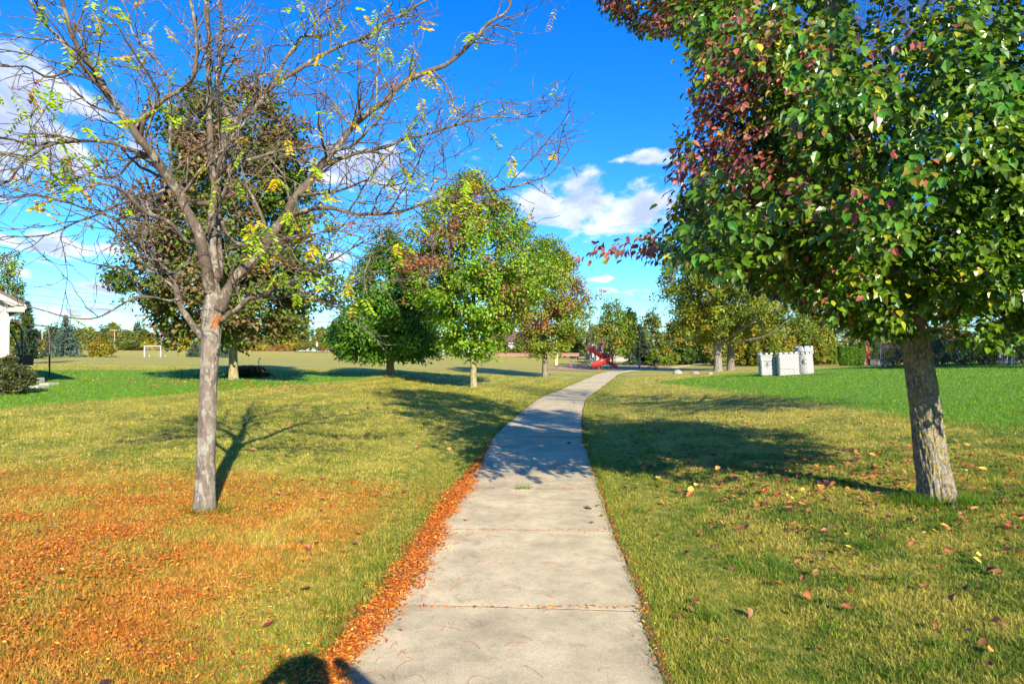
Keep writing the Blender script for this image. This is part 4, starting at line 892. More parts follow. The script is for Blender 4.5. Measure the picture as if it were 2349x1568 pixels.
T = T_PEAR_A; tree('pear_tree', 'round-crowned pear tree with yellow-lichened trunk nearest the path', T, Hs(T, 405), Hs(T, 815), lambda t: pear_prof(t) * 1.25, 560, 85, .50, .135, PEARG, .135, M_BARKY, 11, redness=.22, reds=PEARR, warmf=lambda p: np.where(p[:, 0] < -.4, 1.25, .6), lump=.40, shell=.5)
T = T_PEAR_B; tree('pear_tree', 'pear tree with russet-tinged crown between the path bend and the playground', T, Hs(T, 548), Hs(T, 815), lambda t: pear_prof(t) * 1.42, 540, 68, .52, .15, [(.18, .28, .018), (.23, .28, .022), (.13, .24, .014), (.24, .22, .03)], .19, M_BARK, 12, redness=.45, reds=PEARR, lump=.36, shell=.5)
T = T_MAPLE; tree('maple_tree', 'dense deep green maple with low drooping crown on a soil mound', T, Hs(T, 530), Hs(T, 822), lambda t: 3.35 * min(1, (t + .06) * 4.5) ** .5 * (1 - t ** 1.5 * .86), 560, 75, .52, .165, [(.07, .19, .012), (.09, .22, .013), (.13, .25, .013), (.045, .135, .010)], .20, M_BARK, 13, droop=.75, lump=.28, shell=.55)
T = T_RED; tree('pear_tree', 'tall loose pear tree with reddish upper leaves behind the bare tree', T, Hs(T, 198), Hs(T, 782), lambda t: 4.3 * (min(1, (t + .05) * 3.5) ** .5) * (1 - .48 * t) * (1 - max(0, t - .86) / .14 * .6), 640, 85, .60, .18, [(.07, .14, .014), (.09, .155, .016), (.13, .155, .02)], .17, M_BARKY, 14, redness=.7, reds=[(.21, .11, .06), (.16, .095, .06), (.24, .15, .06), (.19, .13, .05)], warmf=lambda p: .55 + p[:, 2] / 12, lump=.34)

# ---- oaks, woods and garden trees
OAKC = [(.13, .19, .014), (.19, .23, .016), (.26, .26, .018), (.09, .15, .012)]; OAKR = [(.36, .25, .02), (.30, .20, .03), (.26, .21, .02)]
T = on(1647, 61); OAK1 = T
tree('oak_tree', 'tall yellowing oak with thick grey trunk beside the boulders', T, Hs(T, 452), Hs(T, 780), lambda t: 6.6 * min(1, (t + .04) * 4) ** .5 * (1 - t ** 2 * .8), 520, 60, .8, .26, OAKC, .35, M_BARKO, 31, redness=.2, reds=OAKR, nlimb=46, lump=.38, shell=.35)
T = on(1676, 63.5)
tree('oak_tree', 'second oak, dark trunk just right of the grey one', T, Hs(T, 470), Hs(T, 775), lambda t: 6.0 * min(1, (t + .04) * 4) ** .5 * (1 - t ** 2 * .8), 340, 55, .75, .24, OAKC, .33, M_BARK, 32, redness=.2, reds=OAKR, nlimb=36, lump=.38, shell=.35)
def wood_tree(vx, Y, top, w, label, cols, seed, h0=.16, name='woodland_tree', group='trees of the wood behind the playground', red=.4, reds=OAKR, n=150, per=46, trunk=.16, leaf=None, lump=.36, shell=.4, mbark=None, nlimb=10, low=None, cat='tree'):
    T = on(vx, Y); H = Hs(T, top); s = Y / FPX
    return tree(name, label, T, H, max(.3, H * h0), lambda t: w * s * min(1, (t + .07) * 3.4) ** .55 * (1 - t ** 1.8 * .85), n, per, max(.4, w * s * .27), leaf or max(.16, .0034 * Y), cols, trunk, mbark, seed, group, red, reds, nlimb=nlimb, lump=lump, shell=shell, cat=cat)
DG = [(.06, .115, .012), (.09, .15, .014), (.04, .08, .010)]; MG = [(.13, .20, .016), (.18, .23, .018), (.085, .15, .012)]; YG = [(.21, .22, .016), (.28, .25, .02), (.14, .19, .016)]; PG = [(.16, .20, .04), (.20, .23, .05), (.12, .16, .03)]
wood_tree(1405, 98, 690, 56, 'olive green tree rising behind the playground arches', MG, 41, red=.3)
wood_tree(1443, 112, 705, 34, 'darker round tree behind the yellow climbing slope', DG, 42)
wood_tree(1495, 104, 703, 34, 'slender pale green tree with two thin stems beyond the stroller', PG, 43, h0=.2, trunk=.09, n=120, per=36, red=.0, lump=.45)
wood_tree(1545, 108, 738, 46, 'shady green tree left of the person in green', DG, 44, h0=.05)
wood_tree(1592, 118, 715, 52, 'dark woodland tree arching over the path end', DG, 45, h0=.12)
wood_tree(1650, 122, 690, 60, 'woodland tree directly behind the oaks', MG, 46, h0=.06)
wood_tree(1720, 92, 735, 48, 'yellow-green tree just right of the oaks', YG, 47, h0=.05, red=.5)
wood_tree(1775, 88, 728, 50, 'bright yellow-green tree behind the castle turret', YG, 48, h0=.04, red=.45)
wood_tree(1835, 92, 712, 54, 'leafy green tree behind the tall castle tower', MG, 49, h0=.05)
wood_tree(1890, 98, 735, 44, 'green and yellow tree right of the castle', YG, 50, h0=.05, red=.35)
wood_tree(1948, 112, 738, 46, 'thin greyish tree with sparse leaves behind the clipped evergreens', PG, 51, n=90, per=34, h0=.1, red=.2)
wood_tree(1740, 126, 668, 80, 'tall tree at the back of the wood right of the oaks', MG, 52, h0=.1)
wood_tree(1860, 130, 690, 70, 'tall back-row tree behind the castle', MG, 53, h0=.1)
wood_tree(2005, 120, 745, 45, 'dark green tree behind the black fence corner', DG, 54, h0=.05)
def bush(vx, Y, top, w, label, cols, seed, red=0.0, reds=OAKR, n=52, per=42, name='bush', group=None, leaf=None):
    return wood_tree(vx, Y, top, w, label, cols, seed, .04, name, group, red, reds, n, per, .05, leaf, .3, .45, None, 5, cat='shrub')
for i, (vx, Y, top, w, c) in enumerate(((1530, 99, 800, 30, MG), (1568, 106, 796, 30, DG), (1602, 120, 790, 26, DG), (1640, 104, 790, 26, YG), (1700, 86, 778, 26, YG), (1738, 84, 785, 24, YG), (1768, 83, 788, 24, MG), (1500, 98, 805, 18, MG), (1878, 88, 785, 24, YG), (1905, 92, 790, 22, MG))):
    bush(vx, Y, top, w, ['low green bush at the wood edge left of the stroller path', 'dark bush in the shade at the wood edge', 'dark bush beside the person in green', 'yellowing bush between path end and oaks', 'golden bush right of the second oak', 'golden-green bush left of the castle', 'green bush behind the castle turret', 'small green bush under the slender pale tree', 'yellow bush just right of the castle', 'green bush near the clipped evergreens'][i], c, 60 + i, .3 if c is YG else .1)
# ---- conifers
def spruce(vx, Y, top, w, label, cols, seed, name='spruce_tree', group=None, n=4200, h0=.03):
    rg = np.random.default_rng(seed + 500); T = on(vx, Y); H = Hs(T, top); R = w * Y / FPX; root = tag(empty(name, tuple(T)), label, 'tree', group)
    lay = int(11 + H * 1.2); P_, A_, S_ = [], [], []
    for i in range(lay):
        t = (i + .5) / lay; z = H * (h0 + (1 - h0) * t); Rl = R * (1 - t) ** .85 * rg.uniform(.86, 1.1) + .06; nb = max(5, int(n / lay * (1 - t * .7) / 9))
        for b in range(nb):
            a = rg.uniform(0, 6.283); L = Rl * rg.uniform(.75, 1.08); m = 9; s = np.linspace(.18, 1, m); dz = -.32 * L * s + .22 * L * s ** 2
            base_ = np.stack([np.cos(a) * L * s, np.sin(a) * L * s, z + dz], -1) + rg.normal(0, .035 * R, (m, 3))
            P_.append(base_); A_.append(np.tile([math.cos(a), math.sin(a), -.15], (m, 1)) + rg.normal(0, .55, (m, 3))); S_.append(np.full(m, max(.26, H * .085)) * (1.05 - .4 * t))
    P_, A_, S_ = np.vstack(P_), nrm(np.vstack(A_)), np.concatenate(S_); N = len(P_); up = nrm(rg.normal(0, .4, (N, 3)) + [0, 0, 1]); ay = nrm(np.cross(up, A_))
    tv = np.array([[-.15, 0, .0], [.3, .17, .03], [1, 0, -.12], [.3, -.17, .03]]); V, F = scatter(tv, DIA_F, P_, A_, ay, np.cross(A_, ay), S_ * rg.uniform(.8, 1.2, N))
    col = np.array(cols)[rg.integers(0, len(cols), N)]; mobj('crown', npmesh('crown', V, F, np.repeat(col, 4, 0)), M_NEEDLE, root)
    MB().tube([(0, 0, -.2), (0, 0, H * .5), (0, 0, H * .97)], [R * .09, R * .055, .02], 8).build('trunk', M_BARK, root, smooth=True); return root
BLUE = [(.085, .15, .115), (.12, .19, .145), (.065, .115, .085)]; DKS = [(.03, .06, .035), (.045, .08, .04), (.06, .10, .05)]
spruce(152, 112, 722, 33, 'large blue-green spruce standing at the field edge', BLUE, 1)
spruce(118, 118, 758, 20, 'dark young spruce tucked left of the blue one', DKS, 2)
spruce(447, 122, 770, 20, 'green spruce just left of the bare tree trunk', [(.06, .11, .07), (.08, .14, .09)], 3)
spruce(512, 118, 763, 22, 'bluish spruce between the two near trunks', BLUE, 4)
spruce(1468, 100, 742, 32, 'dark spruce behind the play equipment', DKS, 5)
spruce(1003, 150, 778, 22, 'grey-green spruce low between maple and pear', BLUE, 6)
spruce(1052, 155, 780, 20, 'blue spruce beside the tall clipped evergreens', BLUE, 7)
spruce(62, 80, 690, 26, 'dark conifer behind the house corner', DKS, 8)
spruce(1955, 104, 770, 15, 'small dark spruce behind the clipped hedge row', DKS, 9)
def thuja(vx, Y, top, w, label, seed, group):
    rg = np.random.default_rng(seed); T = on(vx, Y); H = Hs(T, top); R = w * Y / FPX; root = tag(empty('arborvitae', tuple(T)), label, 'tree', group)
    N = 2600; t = rg.random(N) ** .9; a = rg.uniform(0, 6.283, N); rr = R * np.sin(np.minimum(1, (t + .1) * 1.1) * 2.4 / 1.1) ** .7 * rg.uniform(.82, 1.06, N) * (1 + .1 * np.sin(a * 5 + t * 7)); p = np.stack([np.cos(a) * rr, np.sin(a) * rr, t * H], -1)
    ax = nrm(np.stack([np.cos(a) * .45, np.sin(a) * .45, np.ones(N)], -1) + rg.normal(0, .25, (N, 3))); up = nrm(np.stack([np.cos(a), np.sin(a), .2 + a * 0], -1) + rg.normal(0, .3, (N, 3))); ay = nrm(np.cross(up, ax))
    V, F = scatter(DIA_V, DIA_F, p, ax, ay, np.cross(ax, ay), rg.uniform(.16, .30, N)); col = np.array([(.075, .17, .014), (.05, .125, .012), (.10, .20, .016)])[rg.integers(0, 3, N)]
    mobj('crown', npmesh('crown', V, F, np.repeat(col, 4, 0)), M_NEEDLE, root); MB().tube([(0, 0, -.1), (0, 0, H * .8)], [.08, .02], 6).build('trunk', M_BARK, root); return root
for i, (vx, top) in enumerate(((1931, 797), (1941, 797), (1951, 798), (1960, 800), (1969, 803))):
    thuja(vx, 80, top, 7.2, 'clipped columnar evergreen beside the black fence, ' + ['leftmost of five', 'second from the left', 'middle one of five', 'fourth from the left', 'rightmost of five'][i], 70 + i, 'evergreen columns beside the fence')
thuja(1977, 82, 787, 6.0, 'taller evergreen column at the corner of the black fence', 76, 'evergreen columns beside the fence')
thuja(1108, 150, 781, 8, 'left one of two clipped evergreens on the brick terrace', 77, 'evergreens on the brick terrace'); thuja(1121, 150, 782, 7, 'right one of two clipped evergreens on the brick terrace', 78, 'evergreens on the brick terrace')
# ---- left edge and far tree line
wood_tree(18, 46, 578, 48, 'broad half-turned tree behind the house corner', MG, 81, h0=.2, red=.5, reds=[(.16, .10, .04), (.2, .12, .04)], n=160, per=44, group=None, name='garden_tree')
bush(55, 92, 748, 30, 'autumn bush with pink and yellow leaves beyond the swing', YG, 82, .8, [(.36, .12, .07), (.40, .20, .05), (.30, .10, .06)], name='autumn_bush')
bush(100, 128, 783, 32, 'low ochre brush below the pole', [(.20, .17, .03), (.16, .15, .03)], 83, .2)
bush(232, 116, 764, 27, 'rounded golden-green bush in front of the far tree line', [(.19, .18, .015), (.15, .16, .014), (.24, .20, .018)], 84, .3, name='round_bush', n=90)
FAR = [(.15, .20, .035), (.11, .15, .03), (.19, .22, .04)]; FARY = [(.34, .28, .03), (.27, .25, .03)]; FARD = [(.06, .10, .035), (.08, .12, .04)]
protos = []
for i, (c, h0) in enumerate(((FAR, .08), (FARD, .1), (FARY, .05), (FAR, .05))):
    protos.append(None)
FARL = [  # frame x, distance, top row, half width, palette, words
    (75, 205, 752, 30, 1, 'dark tree far left beyond the pole'), (122, 230, 745, 34, 1, 'dark far tree left of the spruce top'), (160, 240, 748, 34, 1, 'far dark tree behind the blue spruce'), (208, 190, 752, 24, 0, 'greyish tree between spruce and rounded bush'),
    (262, 215, 742, 26, 0, 'far tree above the rounded bush'), (290, 180, 758, 22, 0, 'mid-green tree right of the rounded bush'), (318, 220, 738, 22, 1, 'tall far tree left of the transmission pole'), (345, 175, 778, 18, 2, 'golden bush behind the soccer goal'),
    (378, 205, 732, 26, 3, 'bright far tree right of the transmission pole'), (300, 150, 785, 26, 3, 'low olive brush left of the soccer goal'), (405, 185, 752, 28, 0, 'olive tree right of the soccer goal'), (428, 160, 768, 24, 2, 'yellow-olive tree beside the green spruce'),
    (470, 190, 750, 30, 0, 'far tree hidden behind the bare trunk'), (545, 180, 755, 30, 0, 'far tree behind the lichened trunk'), (585, 165, 778, 24, 2, 'ochre bush right of the lichened trunk'), (622, 185, 758, 26, 0, 'olive far tree over the pool fence'), (655, 170, 776, 22, 2, 'orange-yellow bush beside the pool fence'),
    (700, 182, 750, 26, 3, 'pale far tree behind the pool fence'), (738, 188, 752, 24, 0, 'far tree at the left edge of the maple'), (800, 180, 745, 34, 1, 'far tree behind the maple, left'), (860, 190, 740, 34, 0, 'far tree behind the maple trunk'), (930, 185, 745, 34, 1, 'far tree behind the right soccer goal'),
    (985, 180, 752, 30, 0, 'far tree between maple and pear'), (1045, 190, 745, 32, 1, 'far tree left of the tall evergreens'), (1150, 185, 748, 30, 0, 'far tree beside the pale house'), (1235, 190, 750, 34, 1, 'far tree behind the second pear trunk'), (1310, 175, 752, 34, 0, 'far tree behind the tan post'), (1360, 165, 745, 30, 3, 'far tree behind the red roof'),
    (185, 200, 756, 34, 0, 'olive far tree just right of the spruce'), (240, 225, 750, 34, 1, 'dark far tree over the rounded bush'), (335, 190, 760, 34, 0, 'wide olive tree behind the goal'), (440, 215, 742, 36, 0, 'far tree above the green spruce'), (510, 205, 748, 40, 1, 'dark far tree between the two near trunks'), (575, 200, 752, 36, 0, 'olive far tree right of the lichened trunk'), (665, 205, 746, 36, 0, 'far tree above the pool deck'), (770, 200, 742, 36, 1, 'dark far tree left of the maple'),
    (1995, 160, 755, 40, 0, 'far tree right of the red-leaved shrub'), (2060, 150, 745, 46, 1, 'far tree left of the big trunk'), (2290, 110, 735, 70, 1, 'dark tree behind the picket fence'), (2180, 120, 742, 50, 0, 'tree behind the fence right of the big trunk'), (20, 180, 745, 40, 1, 'far tree at the left edge behind the house')]
for i, (vx, Y, top, w, pal, lab) in enumerate(FARL):
    if protos[pal] is None: o = protos[pal] = (wood_tree(vx, Y, top, w, lab, [FAR, FARD, FARY, FAR][pal], 90 + i, [.08, .1, .05, .05][pal], 'far_tree', 'trees along the far edge of the field', .25 if pal != 1 else 0, OAKR, 110, 40, .2, .55, .36, .4, None, 4), Hs(on(vx, Y), top), w * Y / FPX)
    else:
        src, H0, R0 = protos[pal]; o = copy_tree(src); T = on(vx, Y); o.location = tuple(T); H = Hs(T, top); R = w * Y / FPX; o.scale = (R / R0, R / R0, H / H0); o.rotation_euler = (0, 0, i * 1.7)
        tag(o, lab, 'tree', 'trees along the far edge of the field')
# off to the right, outside the frame: the neighbours of the big tree, whose shade reaches the lawn
T = np.array([27.5, 27.0, zg1(27.5, 27)]); tree('pear_tree', 'tree of the same kind outside the frame on the right', T, 8.5, 2.0, lambda t: pear_prof(t) * 1.0, 110, 46, .6, .24, PEARG, .18, M_BARK, 140)
T = np.array([33.0, 28.0, zg1(33, 28)]); tree('pear_tree', 'second tree outside the frame on the right', T, 9.5, 2.0, lambda t: pear_prof(t) * 1.1, 110, 46, .6, .24, PEARG, .18, M_BARK, 141)
# flowering clump behind the lichened trunk
def build_sedum():
    rg = np.random.default_rng(8); a = gp(502, 868); b = gp(588, 866); a[1] += 1.2; b[1] += 1.2; root = tag(empty('flower_bed', tuple((a + b) / 2)), 'low bed of dark green plants with dull pink flower heads', 'flower bed')
    N = 5200; t = rg.random(N); c = a + (b - a) * t[:, None]; hh = .50 * (.75 + .4 * fbm(np.stack([t * 9, t * 0, t * 0], -1), 2, 4)) * np.minimum(1, np.minimum(t, 1 - t) * 7 + .4)
    z = rg.random(N); p = c + np.stack([rg.normal(0, .1, N), rg.normal(0, .3, N), z * hh], -1) - np.array(root.location); top = z > .78
    ax = nrm(rg.normal(0, 1, (N, 3)) + [0, 0, .4]); up = nrm(rg.normal(0, .6, (N, 3)) + [0, -.2, 1]); ay = nrm(np.cross(up, ax)); V, F = scatter(DIA_V, DIA_F, p, ax, ay, np.cross(ax, ay), np.full(N, .10))
    col = np.where(top[:, None], np.array([(.20, .085, .085), (.16, .06, .06), (.24, .12, .09)])[rg.integers(0, 3, N)], np.array([(.035, .08, .02), (.05, .10, .025)])[rg.integers(0, 2, N)])
    mobj('flowering_plants', npmesh('flowering_plants', V, F, np.repeat(col, 4, 0)), M_FOL, root)['kind'] = 'stuff'
    mb = MB(); q = gp(571, 866) - np.array(root.location); q[1] += 1.2; mb.tube([q, q + [0, 0, .5], q + [.03, 0, .95]], [.012, .01, .006], 5)
    for k in range(9): mb.add(*scatter(DIA_V, DIA_F, np.array([q + [0, 0, .55 + .045 * k]]), nrm(rg.normal(0, 1, (1, 3))), nrm(rg.normal(0, 1, (1, 3))), nrm(rg.normal(0, 1, (1, 3))), .16))
    mb.build('tall_stem', plain('stem_green', (.06, .10, .03), .6), root)
build_sedum()
# shrub at the left edge
def build_shrub():
    rg = np.random.default_rng(15); T = gp(12, 903); root = tag(empty('garden_shrub', tuple(T)), 'dense mottled green shrub at the house corner', 'shrub'); R = 52 * T[1] / FPX; H = Hs(T, 822)
    pos, out, cen, idx = crown_points(.02, H, lambda t: R * (1 - .55 * t ** 2.2), 130, 70, .16, rg, .55, .2, 3); N = len(pos)
    col = np.array([(.05, .09, .02), (.09, .12, .03), (.15, .14, .045), (.10, .09, .04)])[rg.integers(0, 4, N)] * (.7 + .5 * rg.random((len(cen), 1)))[idx]
    mobj('foliage', leaf_mesh(pos, out, rg, .07, col, -.2), M_FOL, root); mb = MB()
    for k in range(12): c = cen[rg.integers(len(cen))]; mb.tube(np.array([[0, 0, 0], c * .5 + [0, 0, .05], c]), [.02, .012, .005], 5, False)
    mb.build('stem', M_BARK, root)
build_shrub()

# ------------------------------------------------------------------ materials for built things
WHITE = plain('white_paint', (.78, .78, .76), .45, .06, 4); CREAM = plain('cream_siding', (.42, .385, .33), .6, .06, 3); TANM = plain('tan_metal', (.55, .46, .30), .45, .1, 5)
REDP = plain('red_plastic', (.33, .030, .030), .32, .14, 3); REDR = plain('red_roof_plastic', (.36, .045, .045), .4, .12, 3); MAROON = plain('maroon_metal', (.13, .022, .035), .35, .12, 6); PINKM = plain('pink_metal', (.42, .07, .12), .4, .12, 6)
YELM = plain('cream_yellow_metal', (.66, .52, .22), .4, .1, 5); TEAL = plain('teal_plastic', (.04, .19, .20), .4, .15, 4); PURP = plain('blue_purple_plastic', (.07, .07, .22), .4, .15, 4); BLACKM = plain('black_metal', (.022, .022, .024), .45, .25, 10)
DKRUB = plain('black_rubber', (.02, .02, .02), .7, .25, 12); GALV = plain('galvanised_steel', (.42, .43, .43), .4, .12, 8, metal=.6); BROWNF = plain('brown_fabric', (.26, .14, .09), .8, .2, 20, .3); DKBRONZE = plain('bronze_tube', (.075, .062, .055), .4, .15, 10)
SHING = plain('brown_shingle', (.13, .085, .07), .85, .25, 14, .5); CONC2 = plain('patio_concrete', (.42, .38, .32), .9, .12, 5, .2); WOODP = plain('weathered_wood', (.30, .20, .11), .8, .25, 10, .3); YELP = plain('yellow_plastic', (.75, .60, .05), .35, .1, 5)
GLASSD = plain('window_glass', (.05, .06, .075), .08, .3, 2, spec=.8); GREYS = plain('grey_siding', (.38, .39, .42), .6, .08, 3); BRICKM = plain('terrace_brick', (.34, .17, .115), .85, .3, 9, .4); STONEM = plain('boulder_stone', (.30, .29, .27), .85, .28, 4, .7, dirt=(.16, .145, .13)); STONEP = plain('boulder_stone_brown', (.24, .195, .17), .85, .3, 4, .7, dirt=(.16, .13, .12))

# ------------------------------------------------------------------ play area
def build_play():
    # wood-chip floor: a thin sheet with an uneven outline
    c = [gp(1245, 846), gp(1300, 849.5), gp(1370, 849.5), gp(1440, 847.5), gp(1530, 843.5)]; far = [gp(1525, 839.5), gp(1430, 838), gp(1340, 838.2), gp(1260, 840)]
    ring = np.array(c + far)[:, :2]; ctr = ring.mean(0); rg = np.random.default_rng(2)
    pts = spline(np.vstack([ring, ring[:1]]), .6)[:-1]; pts = pts + nrm(pts - ctr) * rg.normal(0, .10, (len(pts), 1)); n = len(pts); rr = np.linspace(0, 1, 9)[1:]
    V = [np.array([[*ctr, 0]])]; 
    for f in rr: V.append(np.column_stack([ctr + (pts - ctr) * f, np.zeros(n)]))
    V = np.vstack(V); V[:, 2] = zg(V[:, 0], V[:, 1]) + .03; i = np.arange(n); F3 = np.stack([np.zeros(n, int), 1 + i, 1 + (i + 1) % n], -1)
    F4 = np.vstack([np.stack([1 + k * n + i, 1 + (k + 1) * n + i, 1 + (k + 1) * n + (i + 1) % n, 1 + k * n + (i + 1) % n], -1) for k in range(len(rr) - 1)])
    tag(mobj('wood_chips', npmesh('wood_chips', V, [F3, F4]), plain('wood_chip', (.40, .25, .14), .95, .35, 22, .9, bscale=40)), 'tan wood-chip surface under the play equipment', 'wood chips', kind='structure')
    B = on(1378, 72.0); root = tag(empty('play_structure', (B[0], B[1], B[2])), 'red and cream playground climber with spiral slide and peaked roof', 'playground')
    K = 1 / 213.0                                              # metres per unit of the close-up drawing
    def L(cx, cy, y=0.0): return np.array([(cx - 900) * K, y, (835 - cy) * K])
    # deck posts
    for (cx, y, top, bot) in ((862, -.5, 300, 838), (930, -.5, 275, 838), (896, -.1, 290, 835), (962, .5, 290, 830), (790, .5, 250, 830), (650, -.2, 430, 832), (690, .5, 300, 830), (745, -.5, 300, 800)):
        a = L(cx, bot, y); b = L(cx, top, y); MB().tube([a - [0, 0, .1], b], .05, 10).build('post', YELM, root, smooth=True)
    for (cx, y, top, bot) in ((818, -.45, 240, 470), (683, -.3, 290, 420)): MB().tube([L(cx, bot, y), L(cx, top, y)], .05, 8).build('post', PINKM, root, smooth=True)
    # roof: peaked, flared, overhanging
    mb = MB(); prof = [(.0, 3.24), (.03, 3.22), (.10, 3.08), (.22, 2.92), (.36, 2.79), (.52, 2.72), (.55, 2.70), (.55, 2.64)]
    mb.lathe([(r * 1.25, z) for r, z in prof], (L(908, 835)[0], 0, 0), 4, math.pi / 4, math.pi / 4 + 2 * math.pi); roof = mb.build('roof', REDR, root)
    MB().lathe([(.0, 3.30), (.035, 3.28), (.035, 3.20)], (L(908, 835)[0], 0, 0), 10).build('roof_tip', REDR, roof, smooth=True)
    # decks and panels
    MB().box(L(880, 470, 0.0), (1.1, 1.0, .06), bevel=.01).build('deck', DKRUB, root); MB().box(L(700, 560, .2), (1.0, .9, .06), bevel=.01).build('deck', DKRUB, root); MB().box(L(905, 640, .2), (.7, .9, .06), bevel=.01).build('deck', DKRUB, root)
    MB().box(L(783, 335, -.5), (.20, .04, .85), bevel=.015).build('panel', YELM, root); MB().tube([L(868, 290, -.55), L(872, 380, -.6), L(890, 470, -.6)], [.10, .11, .10], 10).build('climbing_tube', PURP, root, smooth=True)
    mb = MB(); mb.prism([(L(658, 0)[0], .62), (L(658, 0)[0], 1.2), (L(700, 0)[0], 1.34), (L(780, 0)[0], 1.34), (L(782, 0)[0], 1.1), (L(760, 0)[0], .95), (L(715, 0)[0], .90), (L(690, 0)[0], .62)], 1, -.42, -.36); mb.build('arch_panel', TEAL, root)
    MB().box(L(612, 400, .1), (.14, .9, .55), bevel=.02).build('panel', YELM, root)
    for k in range(5): MB().box(L(560 + 4 * k, 790 - 40 * k, .1 + .1 * k), (.6, .16, .04)).build('step', DKRUB, root)
    MB().tube([L(560, 800, -.1), L(565, 600, .0), L(570, 350, .1)], .022, 6).build('rail', DKBRONZE, root, smooth=True); MB().tube([L(525, 800, .3), L(528, 640, .35), L(570, 540, .4), L(640, 530, .4)], .022, 6).build('rail', MAROON, root, smooth=True)
    # slides: a trough swept along its run
    def trough(path, w, h, name, mat):
        Q = spline(np.array(path), .09); T = nrm(np.gradient(Q, axis=0)); S = nrm(np.cross(T, np.array([0, 0, 1.0]))); U = np.cross(S, T)
        sec = [(-.5, 1.0), (-.56, 1.0), (-.56, .75), (-.52, .3), (-.36, -.05), (0, -.16), (.36, -.05), (.52, .3), (.56, .75), (.56, 1.0), (.5, 1.0), (.46, .35), (.30, .06), (0, -.06), (-.30, .06), (-.46, .35)]; k = len(sec); n = len(Q)
        V = np.concatenate([Q[:, None] + np.array([[a * w for a, b in sec]])[..., None] * S[:, None] + np.array([[b * h for a, b in sec]])[..., None] * U[:, None]]).reshape(-1, 3)
        i, j = np.meshgrid(np.arange(n - 1), np.arange(k), indexing='ij'); j2 = (j + 1) % k; F = np.stack([i * k + j, i * k + j2, (i + 1) * k + j2, (i + 1) * k + j], -1).reshape(-1, 4)
        caps = [np.array([[0, 1, 2, 3, 11 + 4][0:4]])] if False else []
        return mobj(name, npmesh(name, V, [F], smooth=True), mat, root)
    trough([L(628, 385, -.2), L(690, 420, -.45), L(790, 490, -.65), (L(900, 555, 0) + [0, -.72, 0]), (L(985, 590) + [0, -.85, 0]), (L(1010, 625) + [0, -1.15, 0]), (L(950, 670) + [0, -1.5, 0]), (L(850, 712) + [0, -1.65, 0]), (L(760, 748) + [0, -1.65, 0]), (L(690, 762) + [0, -1.62, 0]), (L(655, 764) + [0, -1.6, 0])], .74, .52, 'spiral_slide', REDP)
    MB().lathe([(.26, -.32), (.30, -.30), (.31, .30), (.27, .32), (.25, .30), (.24, -.30), (.26, -.32)], tuple(L(1005, 520, -.75)), 18).build('slide_hood', REDP, root, smooth=True)
    MB().tube([L(803, 845, -1.62), L(803, 760, -1.62), L(800, 660, -1.5)], .045, 8).build('slide_post', REDP, root, smooth=True); MB().tube([L(803, 850, -1.62), L(803, 815, -1.62)], .035, 8).build('footing', GALV, root)
    trough([L(945, 628, -.4), L(1010, 668, -.55), L(1090, 716, -.75), L(1160, 757, -.95), L(1215, 778, -1.05), L(1262, 780, -1.1)], .50, .26, 'straight_slide', REDP)
    MB().tube([L(1220, 835, -1.0), L(1220, 785, -1.0)], .03, 6).build('slide_leg', BLACKM, root)
    # arched climber of bent tubes
    for (x0, y0, x1, y1, bot) in ((985, .1, 1122, .45, 790), (1010, -.2, 1172, .1, 745), (1040, -.5, 1224, -.3, 740)):
        MB().tube(spline(np.array([L(x0 - 20, 470, y0), L(x0, 420, y0), L(x0 + 40, 372, y0), L((x0 + x1) / 2 + 10, 360, y0), L(x1 - 25, 400, y1), L(x1, 470, y1), L(x1, bot + 20, y1)]), .08), .032, 8).build('arch_tube', MAROON, root, smooth=True)
    for f in (.2, .4, .6): MB().tube([L(1122, 400 + 500 * f, .45), L(1224, 400 + 480 * f, -.3)], .02, 6).build('rung', MAROON, root, smooth=True)
    MB().tube([L(950, 640, -.6), L(1020, 720, -.8), L(1085, 815, -1.0)], .025, 6).build('climbing_rail', GALV, root, smooth=True)
    # separate pieces on the left
    p = on(1309.5, 73.0); r2 = tag(empty('talk_post', tuple(p)), 'pink and blue play post left of the climber', 'play post'); MB().tube([(0, 0, -.1), (0, 0, .95)], .055, 8).build('post', PINKM, r2, smooth=True); MB().box((.11, -.02, .45), (.12, .14, .85), bevel=.03).build('panel', PURP, r2); MB().box((.05, 0, .93), (.34, .2, .14), bevel=.05).build('cap', TEAL, r2)
    p = on(1326, 74.0); r2 = tag(empty('loop_ladder', tuple(p)), 'thin pink loop bars between play post and climber', 'play bars')
    for x in (-.12, .12): MB().tube(spline(np.array([(x - .1, 0, .3), (x - .1, 0, 1.02), (x + .02, 0, 1.1), (x + .12, 0, 1.02), (x + .1, 0, -.1)]), .1), .022, 6).build('bar', PINKM, r2, smooth=True)
    p = on(1331, 70.5); r2 = tag(empty('play_bench', tuple(p)), 'low black bench at the front of the play area', 'bench'); MB().box((0, 0, .36), (.8, .4, .06), bevel=.02).build('seat', DKRUB, r2)
    for sx in (-.3, .3):
        for sy in (-.15, .15): MB().tube([(sx, sy, -.05), (sx, sy, .34)], .025, 6).build('leg', BLACKM, r2)
    MB().box((.45, .1, .55), (.7, .06, .5), bevel=.02).build('ramp', DKRUB, r2)
    p = gp(1276.5, 845.5); r2 = tag(empty('sign_post', tuple(p)), 'tan square post with dark foot left of the playground', 'post'); MB().box((-.06, 0, .95), (.11, .11, 1.2), bevel=.01).build('post', YELM, r2); MB().box((.08, 0, .98), (.14, .04, 1.1), bevel=.01).build('board', YELM, r2)
    for x in (-.06, .08): MB().box((x, 0, .16), (.10, .10, .40), bevel=.01).build('foot', DKBRONZE, r2)
